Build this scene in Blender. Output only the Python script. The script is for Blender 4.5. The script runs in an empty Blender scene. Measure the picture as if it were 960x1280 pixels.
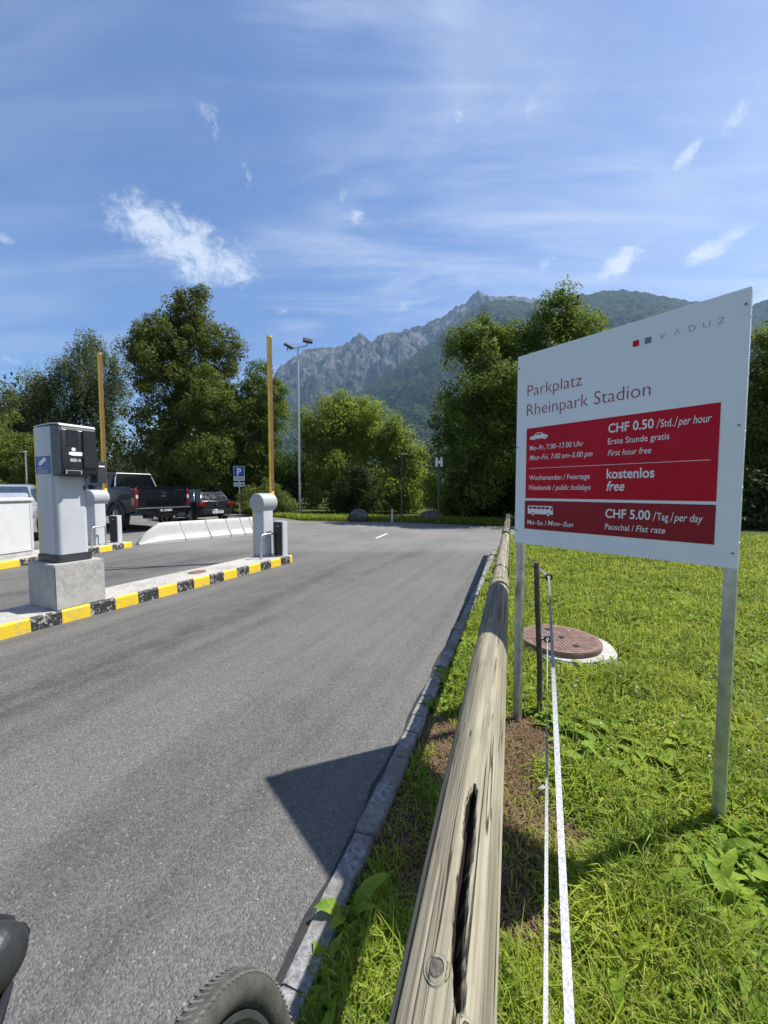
import bpy, bmesh, math, random
import numpy as np
from mathutils import Vector, Matrix, Euler

# ------------------------------------------------------------------ camera, sky, sun, exposure
S = bpy.context.scene
COL = S.collection
CAMH = 1.4
PITCH = math.atan(27 / 480)
cam = bpy.data.cameras.new('camera')
cam.sensor_width = 36
cam.lens = 36 * 480 / 1280
cam.clip_start = 0.02
cam.clip_end = 30000
camo = bpy.data.objects.new('camera', cam)
camo.location = (0, 0, CAMH)
camo.rotation_euler = (math.pi / 2 - PITCH, 0, 0)
COL.objects.link(camo)
S.camera = camo

SUN_EL = math.radians(56.2)
SUN_AZ = math.atan2(.940, .342)          # from +Y towards +X
sun = bpy.data.lights.new('sun', 'SUN')
sun.energy = 5.0
sun.angle = math.radians(.53)
sun.color = (1, .955, .88)
suno = bpy.data.objects.new('sun', sun)
sd = Vector((math.sin(SUN_AZ) * math.cos(SUN_EL), math.cos(SUN_AZ) * math.cos(SUN_EL), math.sin(SUN_EL)))
suno.rotation_euler = sd.to_track_quat('Z', 'Y').to_euler()
COL.objects.link(suno)

S.view_settings.view_transform = 'Standard'
S.view_settings.look = 'None'
S.view_settings.gamma = 1
S.view_settings.use_curve_mapping = False
S.view_settings.exposure = 1.0
S.cycles.use_denoising = True
S.cycles.denoiser = 'OPENIMAGEDENOISE'
S.cycles.max_bounces = 6
S.cycles.diffuse_bounces = 3
S.cycles.glossy_bounces = 3
S.cycles.transmission_bounces = 4
S.cycles.transparent_max_bounces = 6
S.cycles.volume_bounces = 0
S.cycles.caustics_reflective = False
S.cycles.caustics_refractive = False
S.cycles.sample_clamp_indirect = 4


class NT:
    """small helper to write node trees"""
    def __init__(s, tree):
        s.t = tree
        s.n = tree.nodes
        s.l = tree.links

    def node(s, typ, **kw):
        n = s.n.new(typ)
        for k, v in kw.items():
            setattr(n, k, v)
        return n

    def put(s, sock, v):
        if isinstance(v, bpy.types.NodeSocket):
            s.l.new(v, sock)
        elif v is not None:
            if isinstance(v, (tuple, list)) and len(v) == 3 and sock.type == 'RGBA':
                v = (*v, 1)
            sock.default_value = v

    def m(s, op, a, b=None, c=None, clamp=False):
        n = s.node('ShaderNodeMath', operation=op, use_clamp=clamp)
        s.put(n.inputs[0], a)
        s.put(n.inputs[1], b)
        s.put(n.inputs[2], c)
        return n.outputs[0]

    def ramp(s, v, lo, hi, a=0., b=1., smooth=True):
        n = s.node('ShaderNodeMapRange')
        if smooth:
            n.interpolation_type = 'SMOOTHSTEP'
        for i, x in enumerate((v, lo, hi, a, b)):
            s.put(n.inputs[i], x)
        return n.outputs[0]

    def mix(s, f, a, b, blend='MIX'):
        n = s.node('ShaderNodeMix', data_type='RGBA', blend_type=blend)
        s.put(n.inputs[0], f)
        s.put(n.inputs[6], a)
        s.put(n.inputs[7], b)
        return n.outputs[2]

    def noise(s, vec, scale, detail=3, rough=.55, dist=0.):
        n = s.node('ShaderNodeTexNoise')
        s.put(n.inputs['Vector'], vec)
        n.inputs['Scale'].default_value = scale
        n.inputs['Detail'].default_value = detail
        n.inputs['Roughness'].default_value = rough
        n.inputs['Distortion'].default_value = dist
        return n.outputs[0]

    def voro(s, vec, scale, feature='F1', out=0):
        n = s.node('ShaderNodeTexVoronoi', feature=feature)
        s.put(n.inputs['Vector'], vec)
        n.inputs['Scale'].default_value = scale
        return n.outputs[out]

    def scale(s, vec, sc, rot=(0, 0, 0), loc=(0, 0, 0)):
        n = s.node('ShaderNodeMapping')
        s.put(n.inputs['Vector'], vec)
        n.inputs['Scale'].default_value = sc
        n.inputs['Rotation'].default_value = rot
        n.inputs['Location'].default_value = loc
        return n.outputs[0]

    def xyz(s, v):
        n = s.node('ShaderNodeSeparateXYZ')
        s.put(n.inputs[0], v)
        return n.outputs

    def vec(s, x, y, z):
        n = s.node('ShaderNodeCombineXYZ')
        for i, q in enumerate((x, y, z)):
            s.put(n.inputs[i], q)
        return n.outputs[0]

    def bump(s, h, strength=.3, dist=.01):
        n = s.node('ShaderNodeBump')
        n.inputs['Strength'].default_value = strength
        n.inputs['Distance'].default_value = dist
        s.put(n.inputs['Height'], h)
        return n.outputs[0]


# ---- sky: Nishita with clouds by direction
W = bpy.data.worlds.new('World')
S.world = W
W.use_nodes = True
w = NT(W.node_tree)
w.n.clear()
sky = w.node('ShaderNodeTexSky', sky_type='NISHITA', sun_disc=False)
sky.sun_elevation = SUN_EL
sky.sun_rotation = SUN_AZ
sky.altitude = 450
sky.air_density = 1.0
sky.dust_density = .6
sky.ozone_density = 3.0
SKY = 0.075
dirv = w.node('ShaderNodeTexCoord').outputs['Generated']
dx, dy, dz = w.xyz(dirv)
az = w.m('DIVIDE', w.m('ARCTAN2', dx, dy), math.radians(1))          # degrees right of +Y
el = w.m('DIVIDE', w.m('ARCSINE', dz), math.radians(1))
zc = w.m('ADD', w.m('MAXIMUM', dz, 0.), .12)
pl = w.vec(w.m('DIVIDE', dx, zc), w.m('DIVIDE', dy, zc), 0.)           # flat cloud layer
# thin cirrus, combed along one direction
comb = w.scale(pl, (.55, 2.0, 1), rot=(0, 0, math.radians(52)))
c1 = w.noise(comb, 1.15, 6, .62, 1.1)
c2 = w.noise(pl, .55, 4, .55, .5)
cir = w.m('MULTIPLY', w.ramp(c1, .36, .80), w.ramp(c2, .36, .64))
comb2 = w.scale(pl, (.7, 3.4, 1), rot=(0, 0, math.radians(-38)))
c3 = w.noise(comb2, 1.7, 6, .6, .8)
cir2 = w.m('MULTIPLY', w.ramp(c3, .48, .86), w.ramp(w.noise(pl, .7, 3, .5, .3), .48, .66))
comb3 = w.scale(pl, (.35, 1.5, 1), rot=(0, 0, math.radians(40)))
c4 = w.m('MULTIPLY', w.ramp(w.noise(comb3, 2.6, 8, .66, 1.6), .42, .80), w.ramp(w.noise(pl, .9, 4, .5, .6), .40, .64))
veil = w.m('MULTIPLY', w.ramp(w.m('ADD', w.m('ADD', az, w.m('MULTIPLY', w.m('SUBTRACT', c2, .5), 60.)), w.m('MULTIPLY', w.m('SUBTRACT', c1, .5), 34.)), -12., 42.), w.ramp(el, 62., 22., .10, .40))
cirrus = w.m('ADD', w.m('MULTIPLY', w.m('ADD', w.m('ADD', cir, cir2), c4, clamp=True), w.ramp(az, -40., 20., .40, .62)), w.m('MULTIPLY', veil, w.ramp(c1, .25, .75, .35, 1.)), clamp=True)
# small cumulus shreds: (azimuth, elevation, half width, half height, tilt, amount)
wob = w.noise(w.scale(w.vec(az, el, 0.), (.9, 1.15, 1), rot=(0, 0, math.radians(-8))), .30, 8, .70, .6)
wob2 = w.noise(w.scale(w.vec(az, el, 7.), (.85, 1.2, 1), rot=(0, 0, math.radians(10))), .9, 7, .74, .5)
puff = None
for (a, e, rx, ry, t, k) in ((-26.6, 28.9, 9.0, 3.9, -3, 1.15), (-22.6, 27.6, 6.8, 3.2, 2, 1.2), (-30.4, 29.6, 5.6, 3.4, -4, 1.1), (-25.5, 27.2, 5, 2.6, 0, 1.05),
                             (-23.3, 40.0, 3.2, 1.7, -25, .6), (-18.6, 36.5, 1.2, 2.4, 20, .36),
                             (-4.4, 34.4, 2.0, 1.1, 12, .8), (-1.3, 36, 1.5, .8, 20, .5), (10.5, 42.2, 1.2, 1.2, 0, .6), (-5.9, 36.2, 1, .8, 0, .45),
                             (22.3, 27.8, 1.8, .9, 8, .8), (30.8, 26.2, 3.3, 1.7, 24, 1.2), (39.6, 25.2, 3.8, 1.3, 18, 1.1), (15.5, 33, 1.0, .8, 0, .4),
                             (-44, 24.5, 1.6, .9, 0, .7), (-14, 23.5, 2.2, .9, 0, .5), (-44, 13.6, 2.4, .7, 0, .6), (3.0, 25, 2.4, .8, 24, .45),
                             (44, 18.7, 4, 2.0, 0, .9), (36.5, 33.2, 2.8, 1.0, 35, .6), (-16.6, 21, 2.0, .9, 0, .45), (20, 41.5, 3.0, 1.3, -28, .36), (41, 34.7, 2.4, 1.0, 45, .55),
                             (61, 29, 7, 3, 10, .9), (-58, 31, 7, 3, -8, .9), (-64, 18, 5, 1.6, 0, .7), (64, 17, 6, 2, 5, .8), (140, 28, 12, 5, 0, .9), (-130, 24, 12, 4, 0, .9), (178, 36, 10, 5, 0, .9)):
    ca, sa = math.cos(math.radians(t)), math.sin(math.radians(t))
    u = w.m('SUBTRACT', az, a)
    v = w.m('SUBTRACT', el, e)
    u2 = w.m('DIVIDE', w.m('ADD', w.m('MULTIPLY', u, ca), w.m('MULTIPLY', v, sa)), rx)
    v2 = w.m('DIVIDE', w.m('SUBTRACT', w.m('MULTIPLY', v, ca), w.m('MULTIPLY', u, sa)), ry)
    r = w.m('SQRT', w.m('ADD', w.m('MULTIPLY', u2, u2), w.m('MULTIPLY', v2, v2)))
    f = w.m('MULTIPLY', w.ramp(r, 1.25, .1), k)
    puff = f if puff is None else w.m('MAXIMUM', puff, f)
tex = w.m('ADD', w.m('MULTIPLY', wob, .62), w.m('MULTIPLY', wob2, .38))
cloud = w.ramp(w.m('ADD', puff, w.m('MULTIPLY', w.m('SUBTRACT', tex, .5), 4.4)), .25, 1.45)
cloud = w.m('MULTIPLY', cloud, w.ramp(puff, .02, .35))
tot = w.m('SUBTRACT', 1., w.m('MULTIPLY', w.m('SUBTRACT', 1., cirrus), w.m('SUBTRACT', 1., w.m('MULTIPLY', cloud, .82))))
skyc = w.node('ShaderNodeHueSaturation')
skyc.inputs['Saturation'].default_value = 1.2
skyc.inputs['Hue'].default_value = .509
skyc.inputs['Value'].default_value = 1.0
w.put(skyc.inputs['Color'], sky.outputs[0])
colr = w.mix(tot, skyc.outputs[0], (6.2, 6.5, 7.0))
bg = w.node('ShaderNodeBackground')
w.put(bg.inputs[0], colr)
bg.inputs[1].default_value = SKY
wo = w.node('ShaderNodeOutputWorld')
w.l.new(bg.outputs[0], wo.inputs[0])

# ------------------------------------------------------------------ helpers
_R = np.array([1., 0, 0])
_F = np.array([0, math.cos(PITCH), -math.sin(PITCH)])
_U = np.array([0, math.sin(PITCH), math.cos(PITCH)])
_C = np.array([0, 0, CAMH])


def ray(x, y):
    return (x - 480) / 480 * _R + (640 - y) / 480 * _U + _F


def at(x, y, Y):
    """survey helper: world point seen at photo position x, y standing Y metres ahead"""
    d = ray(x, y)
    return _C + d * (Y / d[1])


def gr(x, y, z=0.):
    d = ray(x, y)
    return _C + d * ((z - CAMH) / d[2])


class MB:
    """collects shapes, builds ONE mesh object"""
    def __init__(s):
        s.v, s.f, s.m = [], [], []

    def add(s, vs, fs, mi=0):
        o = len(s.v)
        s.v += [tuple(v) for v in vs]
        s.f += [tuple(i + o for i in f) for f in fs]
        s.m += [mi] * len(fs)
        return s

    def box(s, x0, x1, y0, y1, z0, z1, mi=0):
        vs = [(x, y, z) for z in (z0, z1) for y in (y0, y1) for x in (x0, x1)]
        return s.add(vs, [(0, 2, 3, 1), (4, 5, 7, 6), (0, 1, 5, 4), (2, 6, 7, 3), (0, 4, 6, 2), (1, 3, 7, 5)], mi)

    def prism(s, poly, a, b, axis='z', mi=0):
        """poly = ccw 2-D outline; extruded from a to b along an axis"""
        def P(p, h):
            return {'z': (p[0], p[1], h), 'y': (p[0], h, p[1]), 'x': (h, p[0], p[1])}[axis]
        n = len(poly)
        vs = [P(p, a) for p in poly] + [P(p, b) for p in poly]
        fs = [tuple(range(n))[::-1], tuple(range(n, 2 * n))] + [(i, (i + 1) % n, n + (i + 1) % n, n + i) for i in range(n)]
        return s.add(vs, fs, mi)

    def rbox(s, x0, x1, y0, y1, z0, z1, r=.03, n=4, mi=0):
        """box with rounded vertical edges"""
        return s.prism(rrect(x0, x1, y0, y1, r, n), z0, z1, 'z', mi)

    def tube(s, pts, rad, n=10, cap=True, mi=0):
        pts = [Vector(p) for p in pts]
        k = len(pts)
        if not hasattr(rad, '__len__'):
            rad = [rad] * k
        ref = None
        vs = []
        for i, p in enumerate(pts):
            t = (pts[min(i + 1, k - 1)] - pts[max(i - 1, 0)]).normalized()
            if ref is None:
                ref = Vector((0, 0, 1)) if abs(t.z) < .9 else Vector((1, 0, 0))
            a = (ref - t * ref.dot(t)).normalized()
            b = t.cross(a)
            ref = a
            for j in range(n):
                q = 2 * math.pi * j / n
                vs.append(p + (a * math.cos(q) + b * math.sin(q)) * rad[i])
        fs = [(i * n + j, i * n + (j + 1) % n, (i + 1) * n + (j + 1) % n, (i + 1) * n + j) for i in range(k - 1) for j in range(n)]
        if cap:
            fs += [tuple(range(n))[::-1], tuple((k - 1) * n + j for j in range(n))]
        return s.add(vs, fs, mi)

    def torus(s, c, R, r, ax, n=48, k=12, mi=0, sq=1.):
        ax = Vector(ax).normalized()
        a = ax.orthogonal().normalized()
        b = ax.cross(a)
        c = Vector(c)
        vs = []
        for i in range(n):
            t = 2 * math.pi * i / n
            d = a * math.cos(t) + b * math.sin(t)
            for j in range(k):
                q = 2 * math.pi * j / k
                vs.append(c + d * (R + r * math.cos(q)) + ax * (r * sq * math.sin(q)))
        fs = [(i * k + j, ((i + 1) % n) * k + j, ((i + 1) % n) * k + (j + 1) % k, i * k + (j + 1) % k) for i in range(n) for j in range(k)]
        return s.add(vs, fs, mi)

    def build(s, name, mats, parent=None, smooth=False, bevel=0, seg=2, loc=None, weld=False):
        me = bpy.data.meshes.new(name)
        me.from_pydata(s.v, [], s.f)
        if not isinstance(mats, (list, tuple)):
            mats = [mats]
        for m in mats:
            me.materials.append(m)
        if len(mats) > 1:
            me.polygons.foreach_set('material_index', s.m)
        bm = bmesh.new()
        bm.from_mesh(me)
        if weld:
            bmesh.ops.remove_doubles(bm, verts=bm.verts, dist=1e-5)
        bmesh.ops.recalc_face_normals(bm, faces=bm.faces)
        if bevel:
            es = [e for e in bm.edges if len(e.link_faces) == 2 and e.calc_face_angle(0) > .6]
            bmesh.ops.bevel(bm, geom=es, offset=bevel, segments=seg, affect='EDGES', clamp_overlap=True)
        bm.to_mesh(me)
        bm.free()
        if smooth or bevel:
            me.shade_smooth()
            me.set_sharp_from_angle(angle=math.radians(38))
        o = bpy.data.objects.new(name, me)
        COL.objects.link(o)
        if parent:
            o.parent = parent
        if loc is not None:
            o.location = loc
        return o


def rrect(x0, x1, y0, y1, r, n=4):
    P = []
    for cx, cy, a0 in ((x1 - r, y0 + r, -90), (x1 - r, y1 - r, 0), (x0 + r, y1 - r, 90), (x0 + r, y0 + r, 180)):
        for i in range(n + 1):
            a = math.radians(a0 + 90 * i / n)
            P.append((cx + r * math.cos(a), cy + r * math.sin(a)))
    return P


def fast_mesh(name, V, faces_idx, nper, mat, parent=None, smooth=False):
    """numpy mesh; faces_idx flat list of vertex indices, nper corners per face"""
    me = bpy.data.meshes.new(name)
    V = np.ascontiguousarray(V, dtype=np.float32)
    I = np.ascontiguousarray(faces_idx, dtype=np.int32).ravel()
    nper = np.asarray(nper, dtype=np.int32)
    me.vertices.add(len(V))
    me.vertices.foreach_set('co', V.ravel())
    me.loops.add(len(I))
    me.loops.foreach_set('vertex_index', I)
    me.polygons.add(len(nper))
    st = np.concatenate([[0], np.cumsum(nper)[:-1]]).astype(np.int32)
    me.polygons.foreach_set('loop_start', st)
    me.update(calc_edges=True)
    me.materials.append(mat)
    if smooth:
        me.shade_smooth()
    o = bpy.data.objects.new(name, me)
    COL.objects.link(o)
    if parent:
        o.parent = parent
    return o


def grid_mesh(name, X, Y, Z, mat, smooth=True):
    n, k = X.shape
    V = np.stack([X, Y, Z], -1).reshape(-1, 3)
    i = np.arange((n - 1) * (k - 1))
    a = (i // (k - 1)) * k + i % (k - 1)
    F = np.stack([a, a + 1, a + k + 1, a + k], -1)
    return fast_mesh(name, V, F, np.full(len(F), 4), mat, None, smooth)


def thing(name, label, cat, loc=(0, 0, 0), rz=0, group=None):
    o = bpy.data.objects.new(name, None)
    o.empty_display_size = .2
    COL.objects.link(o)
    o.location = loc
    o.rotation_euler = (0, 0, rz)
    return tag(o, label, cat, group)


def tag(o, label, cat, group=None):
    o['label'] = label
    o['category'] = cat
    if group:
        o['group'] = group
    return o


def struct(o, kind='structure'):
    o['kind'] = kind
    return o


# ---- numpy value noise
def _hash(ix, iy, seed):
    h = (ix.astype(np.int64) * 374761393 + iy.astype(np.int64) * 668265263 + seed * 1442695041) & 0xffffffff
    h = ((h ^ (h >> 13)) * 1274126177) & 0xffffffff
    return ((h ^ (h >> 16)) & 0xffff) / 65535.


def vnoise(x, y, seed=0):
    ix = np.floor(x)
    iy = np.floor(y)
    fx = x - ix
    fy = y - iy
    fx = fx * fx * (3 - 2 * fx)
    fy = fy * fy * (3 - 2 * fy)
    ix = ix.astype(np.int64)
    iy = iy.astype(np.int64)
    a = _hash(ix, iy, seed)
    b = _hash(ix + 1, iy, seed)
    c = _hash(ix, iy + 1, seed)
    d = _hash(ix + 1, iy + 1, seed)
    return (a + (b - a) * fx) * (1 - fy) + (c + (d - c) * fx) * fy


def fbm(x, y, seed=0, o=5, g=.5):
    r = 0
    a = 1.
    t = 0
    for i in range(o):
        r = r + a * (vnoise(x * 2 ** i, y * 2 ** i, seed + i) - .5)
        t += a
        a *= g
    return r / t * 2


def ridged(x, y, seed=0, o=5):
    r = 0
    a = 1.
    t = 0
    for i in range(o):
        r = r + a * (1 - np.abs(2 * vnoise(x * 2 ** i, y * 2 ** i, seed + i) - 1))
        t += a
        a *= .52
    return r / t


# ------------------------------------------------------------------ materials
def new_mat(name):
    m = bpy.data.materials.new(name)
    m.use_nodes = True
    t = NT(m.node_tree)
    t.n.clear()
    out = t.node('ShaderNodeOutputMaterial')
    p = t.node('ShaderNodeBsdfPrincipled')
    t.l.new(p.outputs[0], out.inputs[0])
    t.co = t.node('ShaderNodeTexCoord')
    t.obj = t.co.outputs['Object']
    t.pos = t.node('ShaderNodeNewGeometry').outputs['Position']
    t.p = p
    t.out = out
    return m, t


def simple(name, col, rough=.5, metal=0., var=.12, vs=6., bump=0., bs=60., coat=0., spec=.5):
    m, t = new_mat(name)
    n = t.noise(t.obj, vs, 5, .6)
    f = t.ramp(n, .3, .7)
    lo = tuple(c * (1 - var) for c in col)
    hi = tuple(min(1, c * (1 + var)) for c in col)
    t.put(t.p.inputs['Base Color'], t.mix(f, lo, hi))
    t.put(t.p.inputs['Roughness'], t.ramp(t.noise(t.obj, vs * 4, 4), .3, .7, max(0, rough - .08), min(1, rough + .08)))
    t.p.inputs['Metallic'].default_value = metal
    t.p.inputs['Specular IOR Level'].default_value = spec
    t.p.inputs['Coat Weight'].default_value = coat
    t.p.inputs['Coat Roughness'].default_value = .05
    if bump:
        t.put(t.p.inputs['Normal'], t.bump(t.noise(t.obj, bs, 4), bump, .004))
    return m


M = {}
M['white_panel'] = simple('white_sign_coating', (.80, .81, .83), .4, 0, .02, 3, 0, 60, 0., .3)
M['steel'] = simple('galvanised_steel', (.50, .51, .50), .42, .85, .18, 14, .1, 90)
M['lightgrey'] = simple('light_grey_paint', (.45, .47, .495), .38, 0, .05, 4)
M['midgrey'] = simple('mid_grey_paint', (.34, .36, .38), .4, 0, .06, 4)
M['white_paint'] = simple('white_paint', (.55, .56, .555), .45, 0, .05, 5)
M['anthracite'] = simple('anthracite_plastic', (.028, .033, .037), .42, 0, .2, 6)
M['black'] = simple('black_plastic', (.012, .012, .013), .38, 0, .2, 8)
M['rubber'] = simple('black_rubber', (.025, .025, .024), .75, 0, .25, 30, .3, 120)
M['glossblack'] = simple('black_gloss', (.006, .006, .007), .08, 0, .1, 5)
M['yellow'] = simple('yellow_paint', (.90, .56, .03), .45, 0, .12, 5)
M['signblue'] = simple('traffic_blue', (.006, .055, .36), .35, 0, .05, 3)
M['stickerblue'] = simple('sticker_blue', (.012, .045, .25), .35, 0, .08, 5)
M['red'] = simple('sign_red', (.52, .004, .020), .4, 0, .03, 3, 0, 60, 0., .2)
M['darkred'] = simple('sign_dark_red', (.27, .006, .014), .38, 0, .05, 3, 0, 60, 0., .3)
M['redtext'] = simple('red_lettering', (.33, .014, .035), .4, 0, .03, 3)
M['whitetext'] = simple('white_lettering', (.80, .80, .80), .4, 0, .02, 3)
M['greytext'] = simple('grey_lettering', (.16, .19, .20), .4, 0, .03, 3)
M['darktext'] = simple('dark_lettering', (.02, .02, .02), .5, 0, .03, 3)
M['carblack'] = simple('black_car_paint', (.004, .005, .009), .25, .0, .1, 3, 0, 60, .35, .3)
M['carsilver'] = simple('silver_car_paint', (.50, .54, .58), .3, .55, .04, 3, 0, 60, 1.)
M['cargrey'] = simple('dark_grey_car_paint', (.020, .023, .026), .28, .3, .06, 3, 0, 60, .5, .4)
M['glass'] = simple('tinted_glass', (.006, .008, .009), .05, 0, .1, 3, 0, 60, .1, .35)
M['glass_pale'] = simple('reflecting_glass', (.035, .055, .075), .06, .2, .1, 3, 0, 60, 1.)
M['taillight'] = simple('red_lens', (.13, .005, .006), .15, 0, .2, 20, 0, 60, 1.)
M['clearlens'] = simple('clear_lens', (.6, .6, .6), .12, .2, .1, 10, 0, 60, 1.)
M['chrome'] = simple('chrome', (.75, .76, .78), .15, 1., .05, 10)
M['rim'] = simple('alloy', (.30, .31, .32), .35, .8, .1, 10)
M['brownrubber'] = simple('brown_rubber', (.13, .065, .02), .7, 0, .1, 6)
M['tape'] = simple('white_fence_tape', (.30, .31, .325), .6, 0, .45, 260, .25, 300)
M['rust'] = simple('rusty_iron', (.165, .102, .080), .8, .1, .3, 14, .5, 160)
M['concrete_plain'] = simple('concrete', (.36, .355, .335), .9, 0, .2, 5, .3, 90)
M['boulder'] = simple('boulder_stone', (.085, .08, .072), .9, 0, .35, 4, .6, 20)
M['greenpost'] = simple('dark_post_paint', (.07, .08, .075), .5, .3, .15, 8)


def mat_concrete(name, base, joint=0.):
    m, t = new_mat(name)
    n1 = t.noise(t.pos, 3.2, 6, .65)
    n2 = t.noise(t.pos, 26, 5, .7)
    v = t.voro(t.pos, 38)
    pit = t.ramp(v, .06, .16)
    c = t.mix(t.ramp(n1, .3, .7), tuple(b * .68 for b in base), tuple(b * 1.12 for b in base))
    c = t.mix(t.ramp(n2, .35, .75), c, tuple(b * 1.22 for b in base))
    c = t.mix(t.m('MULTIPLY', t.m('SUBTRACT', 1., pit), t.ramp(n2, .48, .6)), c, tuple(b * .35 for b in base))
    t.put(t.p.inputs['Base Color'], c)
    t.p.inputs['Roughness'].default_value = .92
    t.put(t.p.inputs['Normal'], t.bump(t.m('ADD', t.m('MULTIPLY', n2, .7), pit), .5, .004))
    return m


M['concrete'] = mat_concrete('weathered_concrete', (.36, .35, .325))
M['kerbtop'] = mat_concrete('kerb_concrete', (.34, .328, .302))
M['jersey'] = simple('whitewashed_concrete', (.50, .50, .475), .85, 0, .07, 3, .25, 40)


def mat_kerbpaint(name, col, wear):
    m, t = new_mat(name)
    n = t.noise(t.pos, 16, 7, .72)
    n2 = t.noise(t.pos, 70, 4, .7)
    f = t.ramp(t.m('ADD', t.m('MULTIPLY', n, .65), t.m('MULTIPLY', n2, .35)), wear, wear + .035)
    cn = t.mix(t.noise(t.pos, 30, 4), (.24, .23, .21), (.46, .44, .40))
    pc = t.mix(t.noise(t.pos, 7, 4), tuple(c * .8 for c in col), tuple(min(1, c * 1.15) for c in col))
    t.put(t.p.inputs['Base Color'], t.mix(f, pc, cn))
    t.p.inputs['Roughness'].default_value = .7
    t.put(t.p.inputs['Normal'], t.bump(t.m('SUBTRACT', t.m('MULTIPLY', n2, .4), f), .5, .003))
    return m


M['kerbyellow'] = mat_kerbpaint('worn_yellow_paint', (.66, .46, .015), .555)
M['kerbblack'] = mat_kerbpaint('worn_black_paint', (.018, .018, .019), .525)

# road heading (the lane runs off to the right of the view axis)
RH = math.atan(.360)


def mat_asphalt():
    m, t = new_mat('asphalt')
    p = t.pos
    road = t.scale(p, (1, 1, 1), rot=(0, 0, math.radians(23)))       # y now along the lane
    st = t.noise(t.scale(road, (1.05, .075, 1)), 1.0, 6, .58, .4)         # long tyre streaks
    st2 = t.noise(t.scale(road, (7., .22, 1)), 1.0, 4, .6, .2)
    big = t.noise(p, .5, 5, .6)
    mid = t.noise(p, 3.0, 5, .65)
    ag = t.voro(p, 150, out=1)
    agd = t.voro(p, 150)
    fine = t.noise(p, 330, 3, .7)
    grit = t.noise(p, 60, 4, .75)
    agv = t.xyz(ag)[0]
    d = t.m('ADD', t.m('MULTIPLY', t.ramp(st, .37, .62), .62), t.m('MULTIPLY', t.ramp(big, .34, .66), .24))
    d = t.m('ADD', d, t.m('MULTIPLY', t.ramp(st2, .38, .62), .22))
    c = t.mix(d, (.034, .034, .035), (.178, .173, .161))
    c = t.mix(t.m('MULTIPLY', t.ramp(mid, .44, .66), .55), c, (.165, .161, .150))
    # single stones: dark binder, some pale chips
    c = t.mix(t.m('MULTIPLY', t.ramp(agv, .15, .85), .55), t.mix(.55, c, (.028, .028, .028)), t.mix(.30, c, (.30, .295, .28)))
    c = t.mix(t.m('MULTIPLY', t.ramp(grit, .52, .72), .35), c, (.05, .05, .05))
    c = t.mix(t.m('MULTIPLY', t.ramp(agv, .984, .992), .28), c, (.45, .44, .41))
    # pale dusty band across the junction and worn joint line
    x, y, z = t.xyz(p)
    dist = t.ramp(y, 8.2, 9.4)
    c = t.mix(t.m('MULTIPLY', dist, t.ramp(t.noise(p, .45, 4, .6), .3, .75, .25, .8)), c, (.205, .20, .19))
    t.put(t.p.inputs['Base Color'], c)
    t.put(t.p.inputs['Roughness'], t.ramp(agv, 0, 1, .62, .88))
    t.p.inputs['Specular IOR Level'].default_value = .45
    hh = t.m('ADD', t.m('MULTIPLY', t.m('SUBTRACT', .5, agd), 1.0), t.m('MULTIPLY', t.m('ADD', fine, grit), .45))
    t.put(t.p.inputs['Normal'], t.bump(hh, .75, .006))
    return m


M['asphalt'] = mat_asphalt()
M['tar'] = simple('tar_joint', (.016, .016, .016), .6, 0, .3, 20, .5, 90)
M['roadpaint'] = mat_kerbpaint('worn_white_line', (.62, .61, .57), .50)


def mat_sett():
    m, t = new_mat('granite_kerbstone')
    n = t.noise(t.pos, 45, 5, .75)
    v = t.noise(t.pos, 4.3, 3, .6)
    c = t.mix(t.ramp(n, .3, .72), (.085, .087, .09), (.30, .30, .295))
    c = t.mix(t.ramp(v, .4, .7), c, (.13, .12, .10))
    t.put(t.p.inputs['Base Color'], c)
    t.p.inputs['Roughness'].default_value = .85
    t.put(t.p.inputs['Normal'], t.bump(n, .6, .006))
    return m


M['sett'] = mat_sett()

BARE = [(.46, 1.30, .26, .40), (.58, 1.95, .30, .42), (.62, 1.58, .32, .30), (.80, 2.15, .22, .25), (.14, 1.45, .18, .35), (.34, 1.95, .18, .4)]      # trodden, dried spots: x, y, rx, ry


def mat_field():
    m, t = new_mat('meadow_soil')
    x, y, z = t.xyz(t.pos)
    n = t.noise(t.pos, 9, 6, .7)
    n2 = t.noise(t.pos, 55, 4, .7)
    g = t.mix(t.ramp(n, .3, .7), (.040, .062, .012), (.105, .135, .026))
    b = t.mix(t.ramp(n2, .3, .7), (.055, .034, .022), (.17, .118, .07))
    f = None
    for bx, by, rx, ry in BARE:
        u = t.m('DIVIDE', t.m('SUBTRACT', x, bx), rx)
        v = t.m('DIVIDE', t.m('SUBTRACT', y, by), ry)
        q = t.ramp(t.m('ADD', t.m('ADD', t.m('MULTIPLY', u, u), t.m('MULTIPLY', v, v)), t.m('SUBTRACT', t.m('MULTIPLY', n, 1.6), .8)), 1.1, .5)
        f = q if f is None else t.m('MAXIMUM', f, q)
    c = t.mix(t.m('MAXIMUM', f, t.ramp(n2, .58, .74, 0, .7)), g, b)
    t.put(t.p.inputs['Base Color'], c)
    t.p.inputs['Roughness'].default_value = 1
    t.p.inputs['Specular IOR Level'].default_value = .1
    t.put(t.p.inputs['Normal'], t.bump(n2, .7, .02))
    return m


M['field'] = mat_field()


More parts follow.
